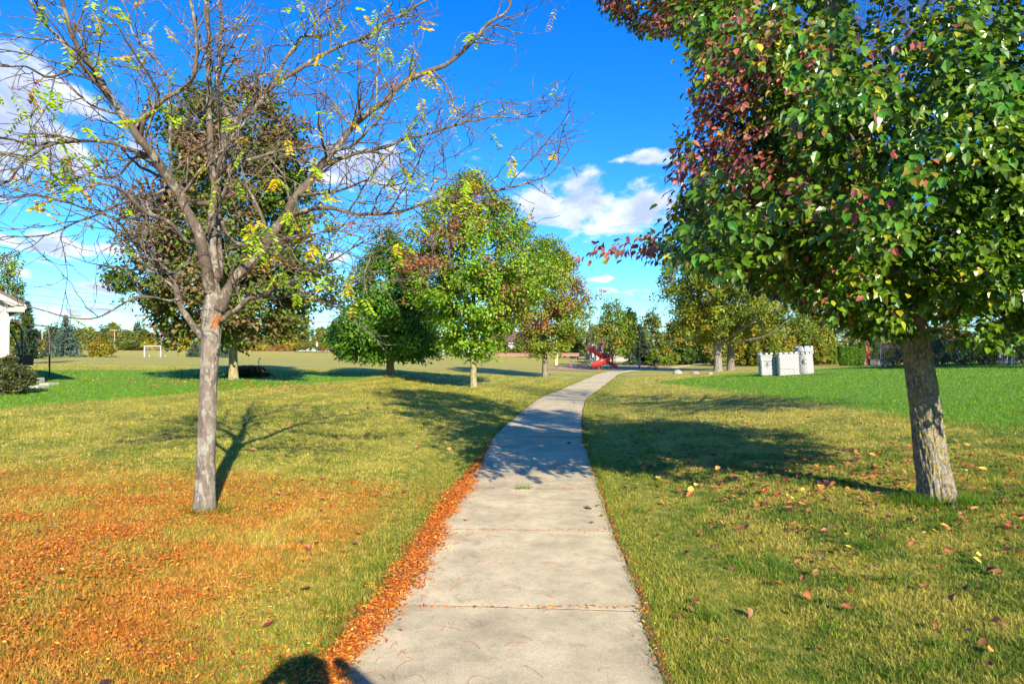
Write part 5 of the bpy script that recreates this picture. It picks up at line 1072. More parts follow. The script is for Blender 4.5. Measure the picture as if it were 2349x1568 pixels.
    # yellow and wooden play set in the garden beyond
    p = on(1462, 103); r2 = tag(empty('wooden_playset', tuple(p)), 'wooden play tower with yellow slide in the garden behind', 'play set')
    for sx in (-.2, 1.3):
        for sy in (-.6, .6): MB().box((sx, sy, 1.1), (.1, .1, 2.2)).build('post', WOODP, r2)
    MB().box((.55, 0, 1.2), (1.7, 1.3, .08)).build('deck', WOODP, r2); MB().prism([(-.5, 2.0), (.55, 2.35), (1.6, 2.0), (1.6, 1.94), (.55, 2.29), (-.5, 1.94)], 1, -.8, .8).build('canopy', plain('orange_canvas', (.60, .33, .06), .7), r2)
    MB().prism([(-.3, 1.25), (-.3, 1.12), (-2.6, .05), (-2.8, .05), (-2.8, .18)], 1, -.85, -.4).build('slide', YELP, r2); MB().tube([(1.3, 0, 2.05), (3.4, 0, 2.05)], .06, 6).build('swing_beam', WOODP, r2)
    for sy in (-.7, .7): MB().tube([(3.4, 0, 2.1), (3.5, sy, 0)], .05, 6).build('swing_leg', WOODP, r2)
build_play()

# boulders by the path
def boulder(vx, vy, w, hh, mat, label, seed):
    T = gp(vx, vy); s = T[1] / FPX; k = 28; m = 14; th, ph = np.meshgrid(np.arange(k) * 2 * math.pi / k, np.linspace(-.5, math.pi / 2, m)); d = np.stack([np.cos(th) * np.cos(ph), np.sin(th) * np.cos(ph), np.sin(ph)], -1)
    n = fbm(d * 1.7 + seed, 4, seed); n2 = np.round(fbm(d * 1.2 + seed + 7, 2, seed) * 5) / 5; r = (.72 + .40 * n + .16 * n2)[..., None]; V = (d * r * np.array([w * s / 2, w * s / 2 * .8, hh * s]) * 1.05).reshape(-1, 3)
    i, j = np.meshgrid(np.arange(m - 1), np.arange(k), indexing='ij'); j2 = (j + 1) % k; F = np.stack([i * k + j, i * k + j2, (i + 1) * k + j2, (i + 1) * k + j], -1).reshape(-1, 4)
    o = mobj('boulder', npmesh('boulder', V, [F], smooth=False), mat, None, tuple(T)); tag(o, label, 'boulder', 'boulders beside the path')
boulder(1554, 857, 21, 9, STONEM, 'largest pale grey boulder, leftmost of three', 1); boulder(1594, 857.5, 18, 7, STONEP, 'brownish boulder, middle of three', 2); boulder(1629, 857.5, 13, 4.5, STONEM, 'smallest flat pale boulder near the oaks', 3)
T = gp(1511, 873); r2 = tag(empty('drain_cover', tuple(T)), 'rusty round drain grate in the lawn right of the path', 'drain'); MB().lathe([(0, .05), (.15, .05), (.17, .045), (.18, -.05)], k=20).build('rim', plain('rust', (.17, .075, .045), .8, .3, 30, .4), r2)
for k in range(5): MB().box((0, -.1 + .05 * k, .058), (.24, .02, .012)).build('bar', plain('rust', (0, 0, 0)), r2)

# ------------------------------------------------------------------ people, stroller
SKIN = plain('skin', (.50, .29, .20), .55, .08, 10)
def figure(name, label, loc, rz, H, joints, mats, hair, hairlen=.5):
    """one continuous skinned body from a skeleton of joints {name: (x,y,z,radius)} in units of body height"""
    root = tag(empty(name, tuple(loc), rz), label, 'person')
    J = joints; names = list(J); idx = {n: i for i, n in enumerate(names)}
    E = [('pelvis', 'waist'), ('waist', 'chest'), ('chest', 'neck'), ('neck', 'head'), ('head', 'crown')]
    for s in 'lr': E += [('chest', s + 'sh'), (s + 'sh', s + 'el'), (s + 'el', s + 'wr'), (s + 'wr', s + 'hand'), ('pelvis', s + 'hip'), (s + 'hip', s + 'kn'), (s + 'kn', s + 'an'), (s + 'an', s + 'toe')]
    me = bpy.data.meshes.new('body'); me.from_pydata([tuple(np.array(J[n][:3]) * H) for n in names], [(idx[a], idx[b]) for a, b in E], []); o = bpy.data.objects.new('body', me); link(o); o.parent = root
    sk = o.modifiers.new('skin', 'SKIN'); 
    if not me.skin_vertices: me.skin_vertices.new() if hasattr(me.skin_vertices, 'new') else None
    if me.skin_vertices:
        for i, n in enumerate(names): r = J[n][3] * H; me.skin_vertices[0].data[i].radius = (r, r * (.8 if n in ('pelvis', 'waist', 'chest') else 1)); me.skin_vertices[0].data[i].use_root = (n == 'pelvis')
    sub = o.modifiers.new('smooth', 'SUBSURF'); sub.levels = 2; sub.render_levels = 2
    dg = bpy.context.evaluated_depsgraph_get(); ev = bpy.data.meshes.new_from_object(o.evaluated_get(dg)); o.modifiers.clear(); o.data = ev; ev.name = 'body'
    for m in mats: ev.materials.append(m)                   # skin, top, trousers, shoes
    an, hip, nk, wr = J['lan'][2] * H, J['pelvis'][2] * H, J['neck'][2] * H, min(J['lwr'][2], J['rwr'][2]) * H
    hands = [np.array(J[s + 'hand'][:3]) * H for s in 'lr']
    for p in ev.polygons:
        c = np.array(p.center); k = 1
        if c[2] < an + .01 * H: k = 3
        elif c[2] < hip + .02 * H: k = 2
        elif c[2] > nk: k = 0
        if min(np.linalg.norm(c - h) for h in hands) < .055 * H: k = 0
        p.material_index = k; p.use_smooth = True
    hd = np.array(J['head'][:3]) * H; cr = np.array(J['crown'][:3]) * H; r = J['head'][3] * H; mb = MB(); k, m = 16, 9; th, ph = np.meshgrid(np.arange(k) * 2 * math.pi / k, np.linspace(-.35 - hairlen, math.pi / 2, m)); d = np.stack([np.cos(th) * np.cos(ph), np.sin(th) * np.cos(ph) , np.sin(ph)], -1)
    d[..., 1] = np.where((d[..., 1] < -.25) & (d[..., 2] < .45), d[..., 1] * .55, d[..., 1]); V = (d * r * np.array([1.16, 1.2, 1.35]) + (hd + cr) / 2 + [0, r * .14, r * .1]).reshape(-1, 3)
    i, j = np.meshgrid(np.arange(m - 1), np.arange(k), indexing='ij'); j2 = (j + 1) % k; mb.add(V, [np.stack([i * k + j, i * k + j2, (i + 1) * k + j2, (i + 1) * k + j], -1).reshape(-1, 4)]); mb.build('hair', hair, root, smooth=True)
    for s in (-1, 1): MB().lathe([(0, -.1 * r), (.12 * r, 0), (0, .1 * r)], tuple(hd + np.array([s * .36 * r, -.93 * r, .35 * r])), 8).build('eye', DKRUB, root)
    # fingers: five of different length on each hand
    for s, h in zip('lr', hands):
        wrp = np.array(J[s + 'wr'][:3]) * H; d = nrm(h - wrp); side = nrm(np.cross(d, [0, 1.0, .2]))
        for q, (off, ln) in enumerate(((-.012, .036), (-.004, .042), (.004, .039), (.012, .030), (-.022, .026))):
            a = h + side * off * H; b = a + (d * (.55 if q == 4 else 1) + side * (-.6 if q == 4 else 0)) * ln * H * .5; e = b + nrm(d + np.array([0, -.35, -.15])) * ln * H * .5
            MB().tube([a - d * .01 * H, b, e], [.0055 * H, .0052 * H, .004 * H], 6).build('finger', SKIN, root, smooth=True)
    return root
STAND = dict(pelvis=(0, 0, .53, .072), waist=(0, 0, .62, .066), chest=(0, 0, .74, .075), neck=(0, 0, .845, .03), head=(0, -.012, .905, .052), crown=(0, -.006, .955, .046),
             lsh=(.105, 0, .79, .036), lel=(.135, .01, .635, .028), lwr=(.13, -.05, .50, .02), lhand=(.125, -.075, .455, .022), rsh=(-.105, 0, .79, .036), rel=(-.14, .015, .635, .028), rwr=(-.14, -.03, .49, .02), rhand=(-.14, -.05, .445, .022),
             lhip=(.055, 0, .49, .06), lkn=(.06, -.02, .285, .042), lan=(.06, .01, .055, .027), ltoe=(.065, -.075, .022, .022), rhip=(-.055, 0, .49, .06), rkn=(-.06, -.01, .285, .042), ran=(-.06, .02, .055, .027), rtoe=(-.065, -.065, .022, .022))
BLOND = plain('blond_hair', (.55, .38, .17), .6, .2, 30); DKHAIR = plain('dark_hair', (.03, .02, .015), .5, .3, 30); JEANS = plain('dark_jeans', (.02, .025, .045), .8, .2, 20); GREENT = plain('green_jacket', (.02, .16, .12), .75, .2, 14); LAV = plain('lavender_dress', (.24, .24, .36), .8, .15, 14); SHOED = plain('dark_shoes', (.03, .025, .03), .6, .2, 20); MAUVE = plain('mauve_tights', (.16, .06, .14), .8, .2, 20)
W = dict(STAND); W.update(lel=(.15, -.03, .66, .028), lwr=(.10, -.13, .70, .02), lhand=(.075, -.16, .73, .022), lkn=(.06, -.05, .285, .042), lan=(.06, -.02, .055, .027), ltoe=(.065, -.10, .022, .022), rkn=(-.06, .02, .285, .042), ran=(-.06, .08, .06, .027), rtoe=(-.065, .01, .022, .022))
T = on(1612.5, 106); figure('person', 'adult in green jacket and dark trousers walking on the shaded path', T, math.radians(8), 1.66, W, [SKIN, GREENT, JEANS, SHOED], DKHAIR, .3)
CH = dict(STAND); CH.update(head=(0, -.02, .88, .085), crown=(0, -.015, .93, .075), neck=(0, 0, .79, .035), chest=(0, 0, .68, .085), waist=(0, 0, .57, .085), pelvis=(0, 0, .46, .09), lsh=(.105, 0, .735, .04), rsh=(-.105, 0, .735, .04), lel=(.13, -.06, .60, .034), lwr=(.06, -.15, .60, .026), lhand=(.03, -.18, .61, .028), rel=(-.13, -.04, .60, .034), rwr=(-.08, -.14, .56, .026), rhand=(-.05, -.17, .57, .028), lhip=(.055, 0, .42, .07), rhip=(-.055, 0, .42, .07), lkn=(.06, -.02, .24, .05), rkn=(-.06, -.01, .24, .05))
T = on(1467, 74.5); r2 = figure('person', 'blond toddler in lavender dress standing by the stroller', T, math.radians(120), .90, CH, [SKIN, LAV, MAUVE, MAUVE], BLOND, .35)
MB().lathe([(.075, .56), (.09, .48), (.115, .38), (.15, .27), (.155, .25), (.13, .26)], (0, 0, 0), 18).build('skirt', LAV, r2, smooth=True)
SPOT = plain('patterned_white_cloth', (.62, .62, .64), .8, .1, 14, dirt=(.12, .13, .17)); CB = dict(CH); CB.update(chest=(0, -.10, .62, .085), waist=(0, -.03, .53, .085), neck=(0, -.15, .72, .035), head=(0, -.20, .80, .085), crown=(0, -.205, .85, .075), lsh=(.105, -.12, .67, .04), rsh=(-.105, -.12, .67, .04), lel=(.16, -.2, .55, .034), lwr=(.14, -.28, .45, .026), lhand=(.13, -.3, .41, .028), rel=(-.18, -.18, .55, .034), rwr=(-.2, -.26, .46, .026), rhand=(-.2, -.28, .42, .028))
T = on(1620.5, 105.2); figure('person', 'small child in white patterned clothes leaning forward beside the adult', T, math.radians(40), .86, CB, [SKIN, SPOT, SPOT, SHOED], plain('light_brown_hair', (.30, .17, .07), .6), .2)
def build_stroller():
    T = on(1497, 73.8); root = tag(empty('stroller', tuple(T), math.radians(6)), 'black three-wheeled jogging stroller parked at the playground edge', 'stroller')
    def wheel(x, y, r):
        mb = MB(); a = np.linspace(0, 2 * math.pi, 25)[:-1]; ring = lambda rr, yy: np.stack([x + rr * np.cos(a), np.full(24, y + yy), r + rr * np.sin(a)], -1)
        th = np.linspace(0, 2 * math.pi, 9)[:-1]; V = np.vstack([ring(r - .025 + .025 * math.cos(t), .025 * math.sin(t)) for t in th]); i, j = np.meshgrid(np.arange(8), np.arange(24), indexing='ij'); F = np.stack([i * 24 + j, i * 24 + (j + 1) % 24, ((i + 1) % 8) * 24 + (j + 1) % 24, ((i + 1) % 8) * 24 + j], -1).reshape(-1, 4); mb.add(V, [F])
        w = mb.build('wheel', DKRUB, root, smooth=True); rb = MB()
        for k in range(8): rb.tube([(x, y, r), (x + (r - .04) * math.cos(k * .785), y, r + (r - .04) * math.sin(k * .785))], .006, 4)
        rb.build('spokes', GALV, w)
    wheel(.32, -.27, .20); wheel(.32, .27, .20); wheel(-.48, 0, .155)
    MB().tube([(-.48, -.05, .16), (-.30, -.08, .30), (.10, -.25, .42), (.45, -.27, .80), (.62, -.25, .98)], .018, 8).build('frame', BLACKM, root, smooth=True); MB().tube([(-.48, .05, .16), (-.30, .08, .30), (.10, .25, .42), (.45, .27, .80), (.62, .25, .98)], .018, 8).build('frame', BLACKM, root, smooth=True)
    MB().tube([(.62, -.25, .98), (.66, 0, 1.0), (.62, .25, .98)], .022, 8).build('handle', DKRUB, root, smooth=True); MB().tube([(.32, -.27, .2), (.32, .27, .2)], .015, 6).build('axle', GALV, root); MB().tube([(.10, -.25, .42), (.32, -.27, .20)], .016, 6).build('strut', plain('red_tube', (.40, .03, .03), .4), root)
    CL_ = plain('black_canvas', (.025, .025, .032), .8, .3, 14); GC = plain('grey_canvas', (.30, .31, .35), .8, .15, 14)
    MB().prism([(-.20, .40), (.10, .36), (.32, .80), (.26, .84), (.06, .46), (-.18, .50)], 1, -.20, .20).build('seat', CL_, root); MB().box((-.35, 0, .42), (.26, .32, .05), bevel=.02).build('footrest', CL_, root)
    k, m = 9, 9; ph, th = np.meshgrid(np.linspace(.05, 2.0, k), np.linspace(0, math.pi, m)); V = np.stack([.30 - .34 * np.cos(th * 0 + ph) * 1.0 + 0 * th, -.24 * np.cos(th), .62 + .48 * np.sin(ph) * (.35 + .65 * np.sin(th))], -1).reshape(-1, 3); i, j = np.meshgrid(np.arange(m - 1), np.arange(k - 1), indexing='ij'); F = np.stack([i * k + j, i * k + j + 1, (i + 1) * k + j + 1, (i + 1) * k + j], -1).reshape(-1, 4)
    mobj('canopy', npmesh('canopy', V, [F], smooth=True), CL_, root); MB().prism([(.42, .60), (.60, .66), (.64, .92), (.50, .95)], 1, -.16, .16).build('bag', GC, root)
build_stroller()

# ------------------------------------------------------------------ toy castle
def castle_plastic():
    m = plain('castle_plastic', (.40, .40, .39), .45, .06, 5, .12, dirt=(.36, .355, .34)); return m
def build_castle():
    B = gp(1789, 861.5); rz = math.radians(-4); slope = -math.atan2(zg1(B[0] + 1.5, B[1]) - zg1(B[0] - 1, B[1]), 2.5)
    root = tag(empty('toy_castle', (B[0], B[1], B[2] + .02), rz), 'pale grey plastic play castle with round tower on the green lawn', 'play castle'); root.rotation_euler = (0, slope, rz); root.scale = (.94, .94, .94)
    MP = castle_plastic(); MJ = plain('castle_joint', (.22, .22, .21), .7, .12, 8); MI = plain('castle_inside', (.10, .10, .10), .6, .1, 5); cache = {}
    def brick(parent, c, d, rz_=0.0, name='brick'):
        key = tuple(np.round(d, 3))
        if key not in cache: cache[key] = MB().box((0, 0, 0), d, bevel=.009).mesh('brick'); cache[key].materials.append(MP)
        o = mobj(name, cache[key], None, parent, tuple(c)); o.rotation_euler = (0, 0, rz_); return o
    rg = random.Random(4)
    def courses(parent, x0, x1, y, z0, z1, h, L, face, skip=None):
        """rows of raised bricks on an upright face; face 'front' (towards -y) or 'left' (towards -x)"""
        z = z0; row = 0; g = .016
        while z + h <= z1 + 1e-4:
            u = x0 - (L * .5 if row % 2 else 0)
            while u < x1 - .01:
                a, b = max(u, x0), min(u + L, x1); u += L
                if b - a < .05: continue
                c_, w = (a + b) / 2, b - a - g
                if skip and skip(c_, z + h / 2, w): continue
                if face == 'front': brick(parent, (c_, y - .004, z + h / 2), (w, .036, h - g))
                else: brick(parent, (y - .004, c_, z + h / 2), (.036, w, h - g))
            z += h; row += 1
    # wall block
    W, Hh, Dp = 1.06, 1.16, .46
    wall = MB().box((W / 2, Dp / 2, Hh / 2), (W, Dp, Hh), bevel=.012).build('wall', MJ, root)
    door = lambda c, z, w: False
    courses(wall, .02, W - .02, 0, .05, .97, .092, .215, 'front'); courses(wall, .02, Dp - .02, 0, .05, .97, .092, .2, 'left')
    MB().box((W / 2, -.012, .995), (W + .03, .03, .045), bevel=.008).build('ledge', MP, wall); MB().box((-.012, Dp / 2, .995), (.03, Dp, .045), bevel=.008).build('ledge', MP, wall)
    MB().box((W / 2, .0, .024), (W + .05, .06, .048), bevel=.01).build('plinth', MP, wall)
    courses(wall, .02, W - .02, 0, 1.02, 1.13, .10, .19, 'front'); courses(wall, .02, Dp - .02, 0, 1.02, 1.13, .10, .15, 'left')
    for k in range(4): MB().box((.11 + .28 * k, .04, Hh + .04), (.17, .11, .09), bevel=.012).build('merlon', MP, wall)
    for k in range(2): MB().box((.03, .2 + .2 * k, Hh + .03), (.10, .10, .07), bevel=.012).build('merlon', MP, wall)
    MB().box((.50, -.026, .345), (.52, .012, .012)).build('door_seam', MI, wall); MB().box((.765, -.026, .2), (.014, .012, .30)).build('door_seam', MI, wall)
    for z in (.12, .38, .64, .86): MB().box((.075, -.03, z), (.055, .03, .07), bevel=.012).build('peg', MP, wall)
    # round tower
    tc = np.array([1.47, .34]); r0, r1, TH = .455, .415, 1.22
    tower = MB().lathe([(0, 0), (r0 - .012, 0), (r1 - .012, TH), (0, TH)], (tc[0], tc[1], 0), 40).build('round_tower', MJ, root, smooth=False)
    nb = 13; rows = 9; h = .112; lib = {}
    for row in range(rows):
        z = .06 + row * h; rr = r0 + (r1 - r0) * (z + h / 2) / TH; key = row
        a0 = -math.pi / nb * .93; aa = np.linspace(a0, -a0, 5); V = []
        for zz, sc in ((-h / 2 + .011, 1), (h / 2 - .011, 1)):
            for a in aa: V += [[(rr - .03) * math.cos(a), (rr - .03) * math.sin(a), zz], [(rr + .010) * math.cos(a * .97), (rr + .010) * math.sin(a * .97), zz * .93]]
        F = []; n = 10
        for i in range(4): F += [[2 * i + 1, 2 * i + 3, 2 * i + 3 + n, 2 * i + 1 + n], [2 * i, 2 * i + 1, 2 * i + 1 + n, 2 * i + n][::-1] if i == 0 else [2 * i, 2 * i + 2, 2 * i + 3, 2 * i + 1], [2 * i + n, 2 * i + 1 + n, 2 * i + 3 + n, 2 * i + 2 + n]]
        F += [[8, 9, 9 + n, 8 + n], [0, 1, 1 + n, n], [0, 2, 3, 1]]
        me = npmesh('brick', np.array(V), [np.array(F)]); me.materials.append(MP)
        for k in range(nb):
            th = (k + (.5 if row % 2 else 0)) * 2 * math.pi / nb; fa = (th + math.pi / 2 + .42 + math.pi) % (2 * math.pi) - math.pi     # window faces the path
            if abs(fa) < .24 and 4 <= row <= 6: continue
            o = mobj('brick', me, None, tower, (tc[0], tc[1], z + h / 2)); o.rotation_euler = (0, 0, th)
    wa = -math.pi / 2 - .42
    def arch_window(parent, cx, cy, a, z, w, hh, depth):
        """pointed window: raised frame and dark opening, facing direction a"""
        prof = [(-w / 2, 0), (w / 2, 0), (w / 2, hh * .62), (w * .32, hh * .86), (0, hh), (-w * .32, hh * .86), (-w / 2, hh * .62)]
        mb = MB().prism(prof, 1, -.012, .02); V, F = mb.data(); fr = MB(); P2 = [(x * 1.45, z_ * 1.14 - .03) for x, z_ in prof]; fr.prism(P2, 1, .0, .03)
        R = np.array([[math.cos(a + math.pi / 2), math.sin(a + math.pi / 2), 0], [-math.sin(a + math.pi / 2), math.cos(a + math.pi / 2), 0], [0, 0, 1]])
        o = mobj('window_frame', npmesh('window_frame', fr.data()[0] @ R + [cx, cy, z], fr.data()[1]), MP, parent); mobj('window_opening', npmesh('window_opening', V @ R + [cx + .012 * math.cos(a), cy + .012 * math.sin(a), z], F), MI, o)
    rw = .445; arch_window(tower, tc[0] + rw * math.cos(wa), tc[1] + rw * math.sin(wa), wa, .50 + .06, .085, .25, .03)
    MB().lathe([(r1 - .02, 1.05), (r1 + .015, 1.06), (r1 + .015, 1.09), (r1 - .02, 1.10)], (tc[0], tc[1], 0), 40).build('band', MP, tower)
    for k in range(12): th = k * math.pi / 6; brick(tower, (tc[0] + (r1 + .02) * math.cos(th), tc[1] + (r1 + .02) * math.sin(th), 1.15), (.09, .16, .10), th, 'corbel')
    MB().lathe([(r1 - .05, 1.20), (r1 + .08, 1.215), (r1 + .10, 1.235), (r1 + .10, 1.25), (r1 + .03, 1.262), (r1 + .02, 1.44), (r1 - .05, 1.44), (r1 - .05, 1.20)], (tc[0], tc[1], 0), 40).build('parapet', MP, tower)
    for k in range(8):
        a0 = k * math.pi / 4 - .24; prof = [(r1 + .045, 1.262), (r1 + .062, 1.30), (r1 + .062, 1.50), (r1 + .03, 1.525), (r1 - .04, 1.525), (r1 - .06, 1.50), (r1 - .06, 1.40)]
        m_ = MB().lathe(prof, (tc[0], tc[1], 0), 5, a0, a0 + .5); V0 = m_.data()[0]; n = 6; e0 = [i * n for i in range(7)]; e1 = [i * n + 5 for i in range(7)]; m_.f.setdefault(7, []).append(np.array([e0, e1])); m_.build('merlon', MP, tower)
    # square gate tower set back on the left, with the low side wall between
    x0, x1, y0, y1, GH = -.80, -.22, .52, 1.05, 1.12
    gate = MB().box(((x0 + x1) / 2, (y0 + y1) / 2, GH / 2), (x1 - x0, y1 - y0, GH), bevel=.012).build('gate_tower', MJ, root); wx = -.47
    courses(gate, x0 + .01, x1 - .01, y0, .03, .83, .1, .2, 'front', lambda c, z, w: abs(c - wx) < .13 and .40 < z < .82); courses(gate, y0 + .01, y1 - .01, x0, .03, .83, .1, .2, 'left')
    MB().box(((x0 + x1) / 2, y0 - .008, .90), (x1 - x0 + .01, .03, .12), bevel=.008).build('panel', MP, gate); MB().box((x0 - .008, (y0 + y1) / 2, .90), (.03, y1 - y0 + .01, .12), bevel=.008).build('panel', MP, gate)
    arch_window(gate, wx, y0 - .012, -math.pi / 2, .50, .10, .25, .03); arch_window(gate, x0 - .012, .78, math.pi, .54, .08, .2, .03)
    MB().box(((x0 + x1) / 2, (y0 + y1) / 2, 1.0), (x1 - x0 + .10, y1 - y0 + .10, .05), bevel=.012).build('cornice', MP, gate)
    courses(gate, x0 - .02, x1 + .02, y0 - .03, 1.03, 1.16, .06, .16, 'front'); courses(gate, y0 - .02, y1 + .02, x0 - .03, 1.03, 1.16, .06, .16, 'left'); MB().box(((x0 + x1) / 2, (y0 + y1) / 2, 1.09), (x1 - x0 + .05, y1 - y0 + .05, .14)).build('parapet', MJ, gate)
    for (mx, my, sx, sy) in ((x0, y0 - .02, .13, .12), ((x0 + x1) / 2, y0 - .02, .13, .10), (x1 - .02, y0 - .02, .13, .12), (x0, y1 - .06, .10, .14), (x0, (y0 + y1) / 2, .10, .12)): MB().box((mx, my, 1.21), (sx, sy, .11), bevel=.012).build('merlon', MP, gate)
    sw = MB().box((-.10, .60, .5), (.26, .10, 1.0), bevel=.012).build('side_wall', MJ, root); courses(sw, -.22, .02, .55, .03, .93, .1, .2, 'front')
    # back wall closing the yard
    MB().box((.35, 1.05, .45), (1.3, .08, .9), bevel=.012).build('back_wall', MP, root)
    # worn soil beside it
    a = gp(1882, 858.5); rgn = np.random.default_rng(6); th = np.linspace(0, 2 * math.pi, 40)[:-1]; rr = 1 + .35 * (fbm(np.stack([np.cos(th) * 2, np.sin(th) * 2, th * 0], -1), 3, 9) - .5) * 2
    ring = np.stack([a[0] + .9 * np.cos(th) * rr, a[1] + .3 * np.sin(th) * rr + .25 * np.cos(th), th * 0], -1); V = np.vstack([[a], ring]); V[:, 2] = zg(V[:, 0], V[:, 1]) + .045; i = np.arange(39)
    tag(mobj('soil_patch', npmesh('soil_patch', V, [np.stack([0 * i, 1 + i, 1 + (i + 1) % 39], -1)]), plain('bare_soil', (.22, .13, .07), .95, .35, 18, .8)), 'bare brown soil patch beside the castle', 'soil', kind='structure')
build_castle()

# ------------------------------------------------------------------ fences on the right
def picket_fence(a, b, H, label, gap=.105, post_every=1.9, cap=300):
    a, b = np.array(a[:2], float), np.array(b[:2], float); Ln = np.linalg.norm(b - a); u = (b - a) / Ln; rz = math.atan2(u[1], u[0]); root = tag(empty('picket_fence', (a[0], a[1], zg1(*a))), label, 'fence'); zb = zg1(*a)
    n = int(Ln / gap); me = MB().box((0, 0, H / 2), (.02, .02, H)).mesh('picket'); me.materials.append(BLACKM); mp = MB().box((0, 0, H / 2 + .02), (.055, .055, H + .06), bevel=.006).mesh('post'); mp.materials.append(BLACKM)
    for i in range(n + 1):
        p = u * i * gap; o = mobj('picket', me, None, root, (p[0], p[1], zg1(*(a + p)) - zb + .05)); o.rotation_euler = (0, 0, rz)
    m = max(1, int(round(Ln / post_every)))
    for i in range(m + 1): p = u * Ln * i / m; o = mobj('post', mp, None, root, (p[0], p[1], zg1(*(a + p)) - zb)); o.rotation_euler = (0, 0, rz)
    for z in (.12, H - .22, H - .03):
        for i in range(m):
            p, q = u * Ln * i / m, u * Ln * (i + 1) / m; za, zq = zg1(*(a + p)) - zb + z, zg1(*(a + q)) - zb + z
            MB().tube([(p[0], p[1], za), (q[0], q[1], zq)], .018, 4).build('rail', BLACKM, root)
    return root
FA, FB = on(2020, 37.0), on(2420, 35.0)
picket_fence(FA, FB, 1.42, 'long black picket fence along the top of the right-hand lawn')
picket_fence(on(1974, 80), on(2052, 78), 1.42, 'distant black picket fence round a patio right of the clipped evergreens', .13)
picket_fence(on(2052, 78), on(2024, 40), 1.42, 'black picket fence side run going back from the lawn corner', .17)
# planting and screening behind the near fence
for i, vx in enumerate((2075, 2150, 2215, 2275, 2345, 2400)):
    bush(vx, 38.8, 766 + (i % 3) * 4, 40, ['dark shrub behind the fence left of the big trunk', 'dark shrub behind the fence just right of the trunk', 'dark shrub behind the middle of the fence', 'dark shrub behind the fence beside the pale slats', 'dark shrub behind the fence at the right edge', 'last dark shrub behind the fence'][i], [(.03, .06, .012), (.045, .08, .014)], 200 + i, 0, n=66, per=46, name='hedge_shrub', group='shrubs behind the picket fence', leaf=.15)
T = on(2310, 37.9); r2 = tag(empty('slatted_screen', tuple(T)), 'pale grey slatted screen behind the fence near the right edge', 'screen')
for k in range(7): MB().box((-.42 + .14 * k, 0, .7), (.09, .03, 1.4), bevel=.008).build('slat', GREYS, r2)
for z in (.2, 1.2): MB().box((0, .04, z), (1.0, .04, .06)).build('rail', GREYS, r2)
T = on(2001, 82); r2 = tag(empty('deck_box', tuple(T)), 'dark storage box behind the far fence, left one', 'box'); MB().box((0, 0, .38), (.9, .6, .72), bevel=.03).build('body', plain('dark_resin', (.035, .035, .04), .6), r2); MB().box((0, 0, .78), (.95, .65, .08), bevel=.03).build('lid', plain('dark_resin', (0, 0, 0)), r2)
T = on(2016, 82.5); r2 = tag(empty('deck_box', tuple(T)), 'grey storage box behind the far fence, right one', 'box'); MB().box((0, 0, .36), (1.1, .6, .68), bevel=.03).build('body', plain('grey_resin', (.10, .10, .11), .6), r2); MB().box((0, 0, .73), (1.15, .65, .07), bevel=.03).build('lid', plain('grey_resin', (0, 0, 0)), r2)
T = on(2038, 81); r2 = tag(empty('ride_on_toy', tuple(T)), 'white and blue plastic toy on the patio', 'toy'); MB().lathe([(0, .05), (.35, .05), (.42, .18), (.38, .3), (.3, .2), (0, .18)], k=18).build('tub', plain('sky_blue_plastic', (.10, .30, .55), .4), r2, smooth=True); MB().tube(spline(np.array([(-.4, 0, .1), (-.35, 0, .45), (-.1, 0, .6), (.2, 0, .5), (.3, 0, .2)]), .1), .05, 8).build('arch', WHITE, r2, smooth=True)
T = on(2052, 80.5); r2 = tag(empty('pumpkin_toy', tuple(T)), 'orange rounded toy beside the blue one', 'toy'); V = []; k = 24; mb = MB()
th, ph = np.meshgrid(np.arange(24) * 2 * math.pi / 24, np.linspace(-1.4, 1.4, 10)); rr_ = (1 + .09 * np.cos(th * 8)) * np.cos(ph); V = np.stack([.45 * rr_ * np.cos(th), .45 * rr_ * np.sin(th), .32 + .32 * np.sin(ph)], -1).reshape(-1, 3); i, j = np.meshgrid(np.arange(9), np.arange(24), indexing='ij'); mb.add(V, [np.stack([i * 24 + j, i * 24 + (j + 1) % 24, (i + 1) * 24 + (j + 1) % 24, (i + 1) * 24 + j], -1).reshape(-1, 4)]); mb.build('body', plain('orange_plastic', (.62, .22, .03), .45), r2, smooth=True); MB().tube([(0, 0, .6), (.02, 0, .72), (.06, 0, .78)], [.05, .035, .03], 6).build('stem', WOODP, r2)
bush(2040, 74, 792, 22, 'brown twiggy shrub in front of the far fence corner', [(.20, .15, .06), (.15, .12, .05)], 210, .5, [(.25, .13, .06)], 40, 26, 'twiggy_shrub')
bush(1984, 90, 788, 7, 'small red-leaved shrub above the far fence', [(.34, .05, .03), (.28, .04, .03)], 211, 0, n=24, per=40, name='red_shrub')
T = on(1984, 88); r2 = tag(empty('garden_lantern', tuple(T)), 'brown wooden lantern house on a post below the red shrub', 'garden ornament'); MB().box((0, 0, 1.0), (.14, .14, 2.0)).build('post', WOODP, r2); MB().box((0, 0, 2.1), (.5, .5, .6), bevel=.02).build('body', plain('red_brown_wood', (.17, .06, .04), .7), r2); MB().lathe([(.0, 2.75), (.45, 2.42), (.45, 2.38)], k=4, a0=math.pi / 4, a1=math.pi / 4 + 2 * math.pi).build('roof', plain('red_brown_wood', (0, 0, 0)), r2)
spruce(2010, 92, 785, 16, 'green spruce behind the far patio fence', [(.06, .12, .03), (.08, .15, .035)], 12)

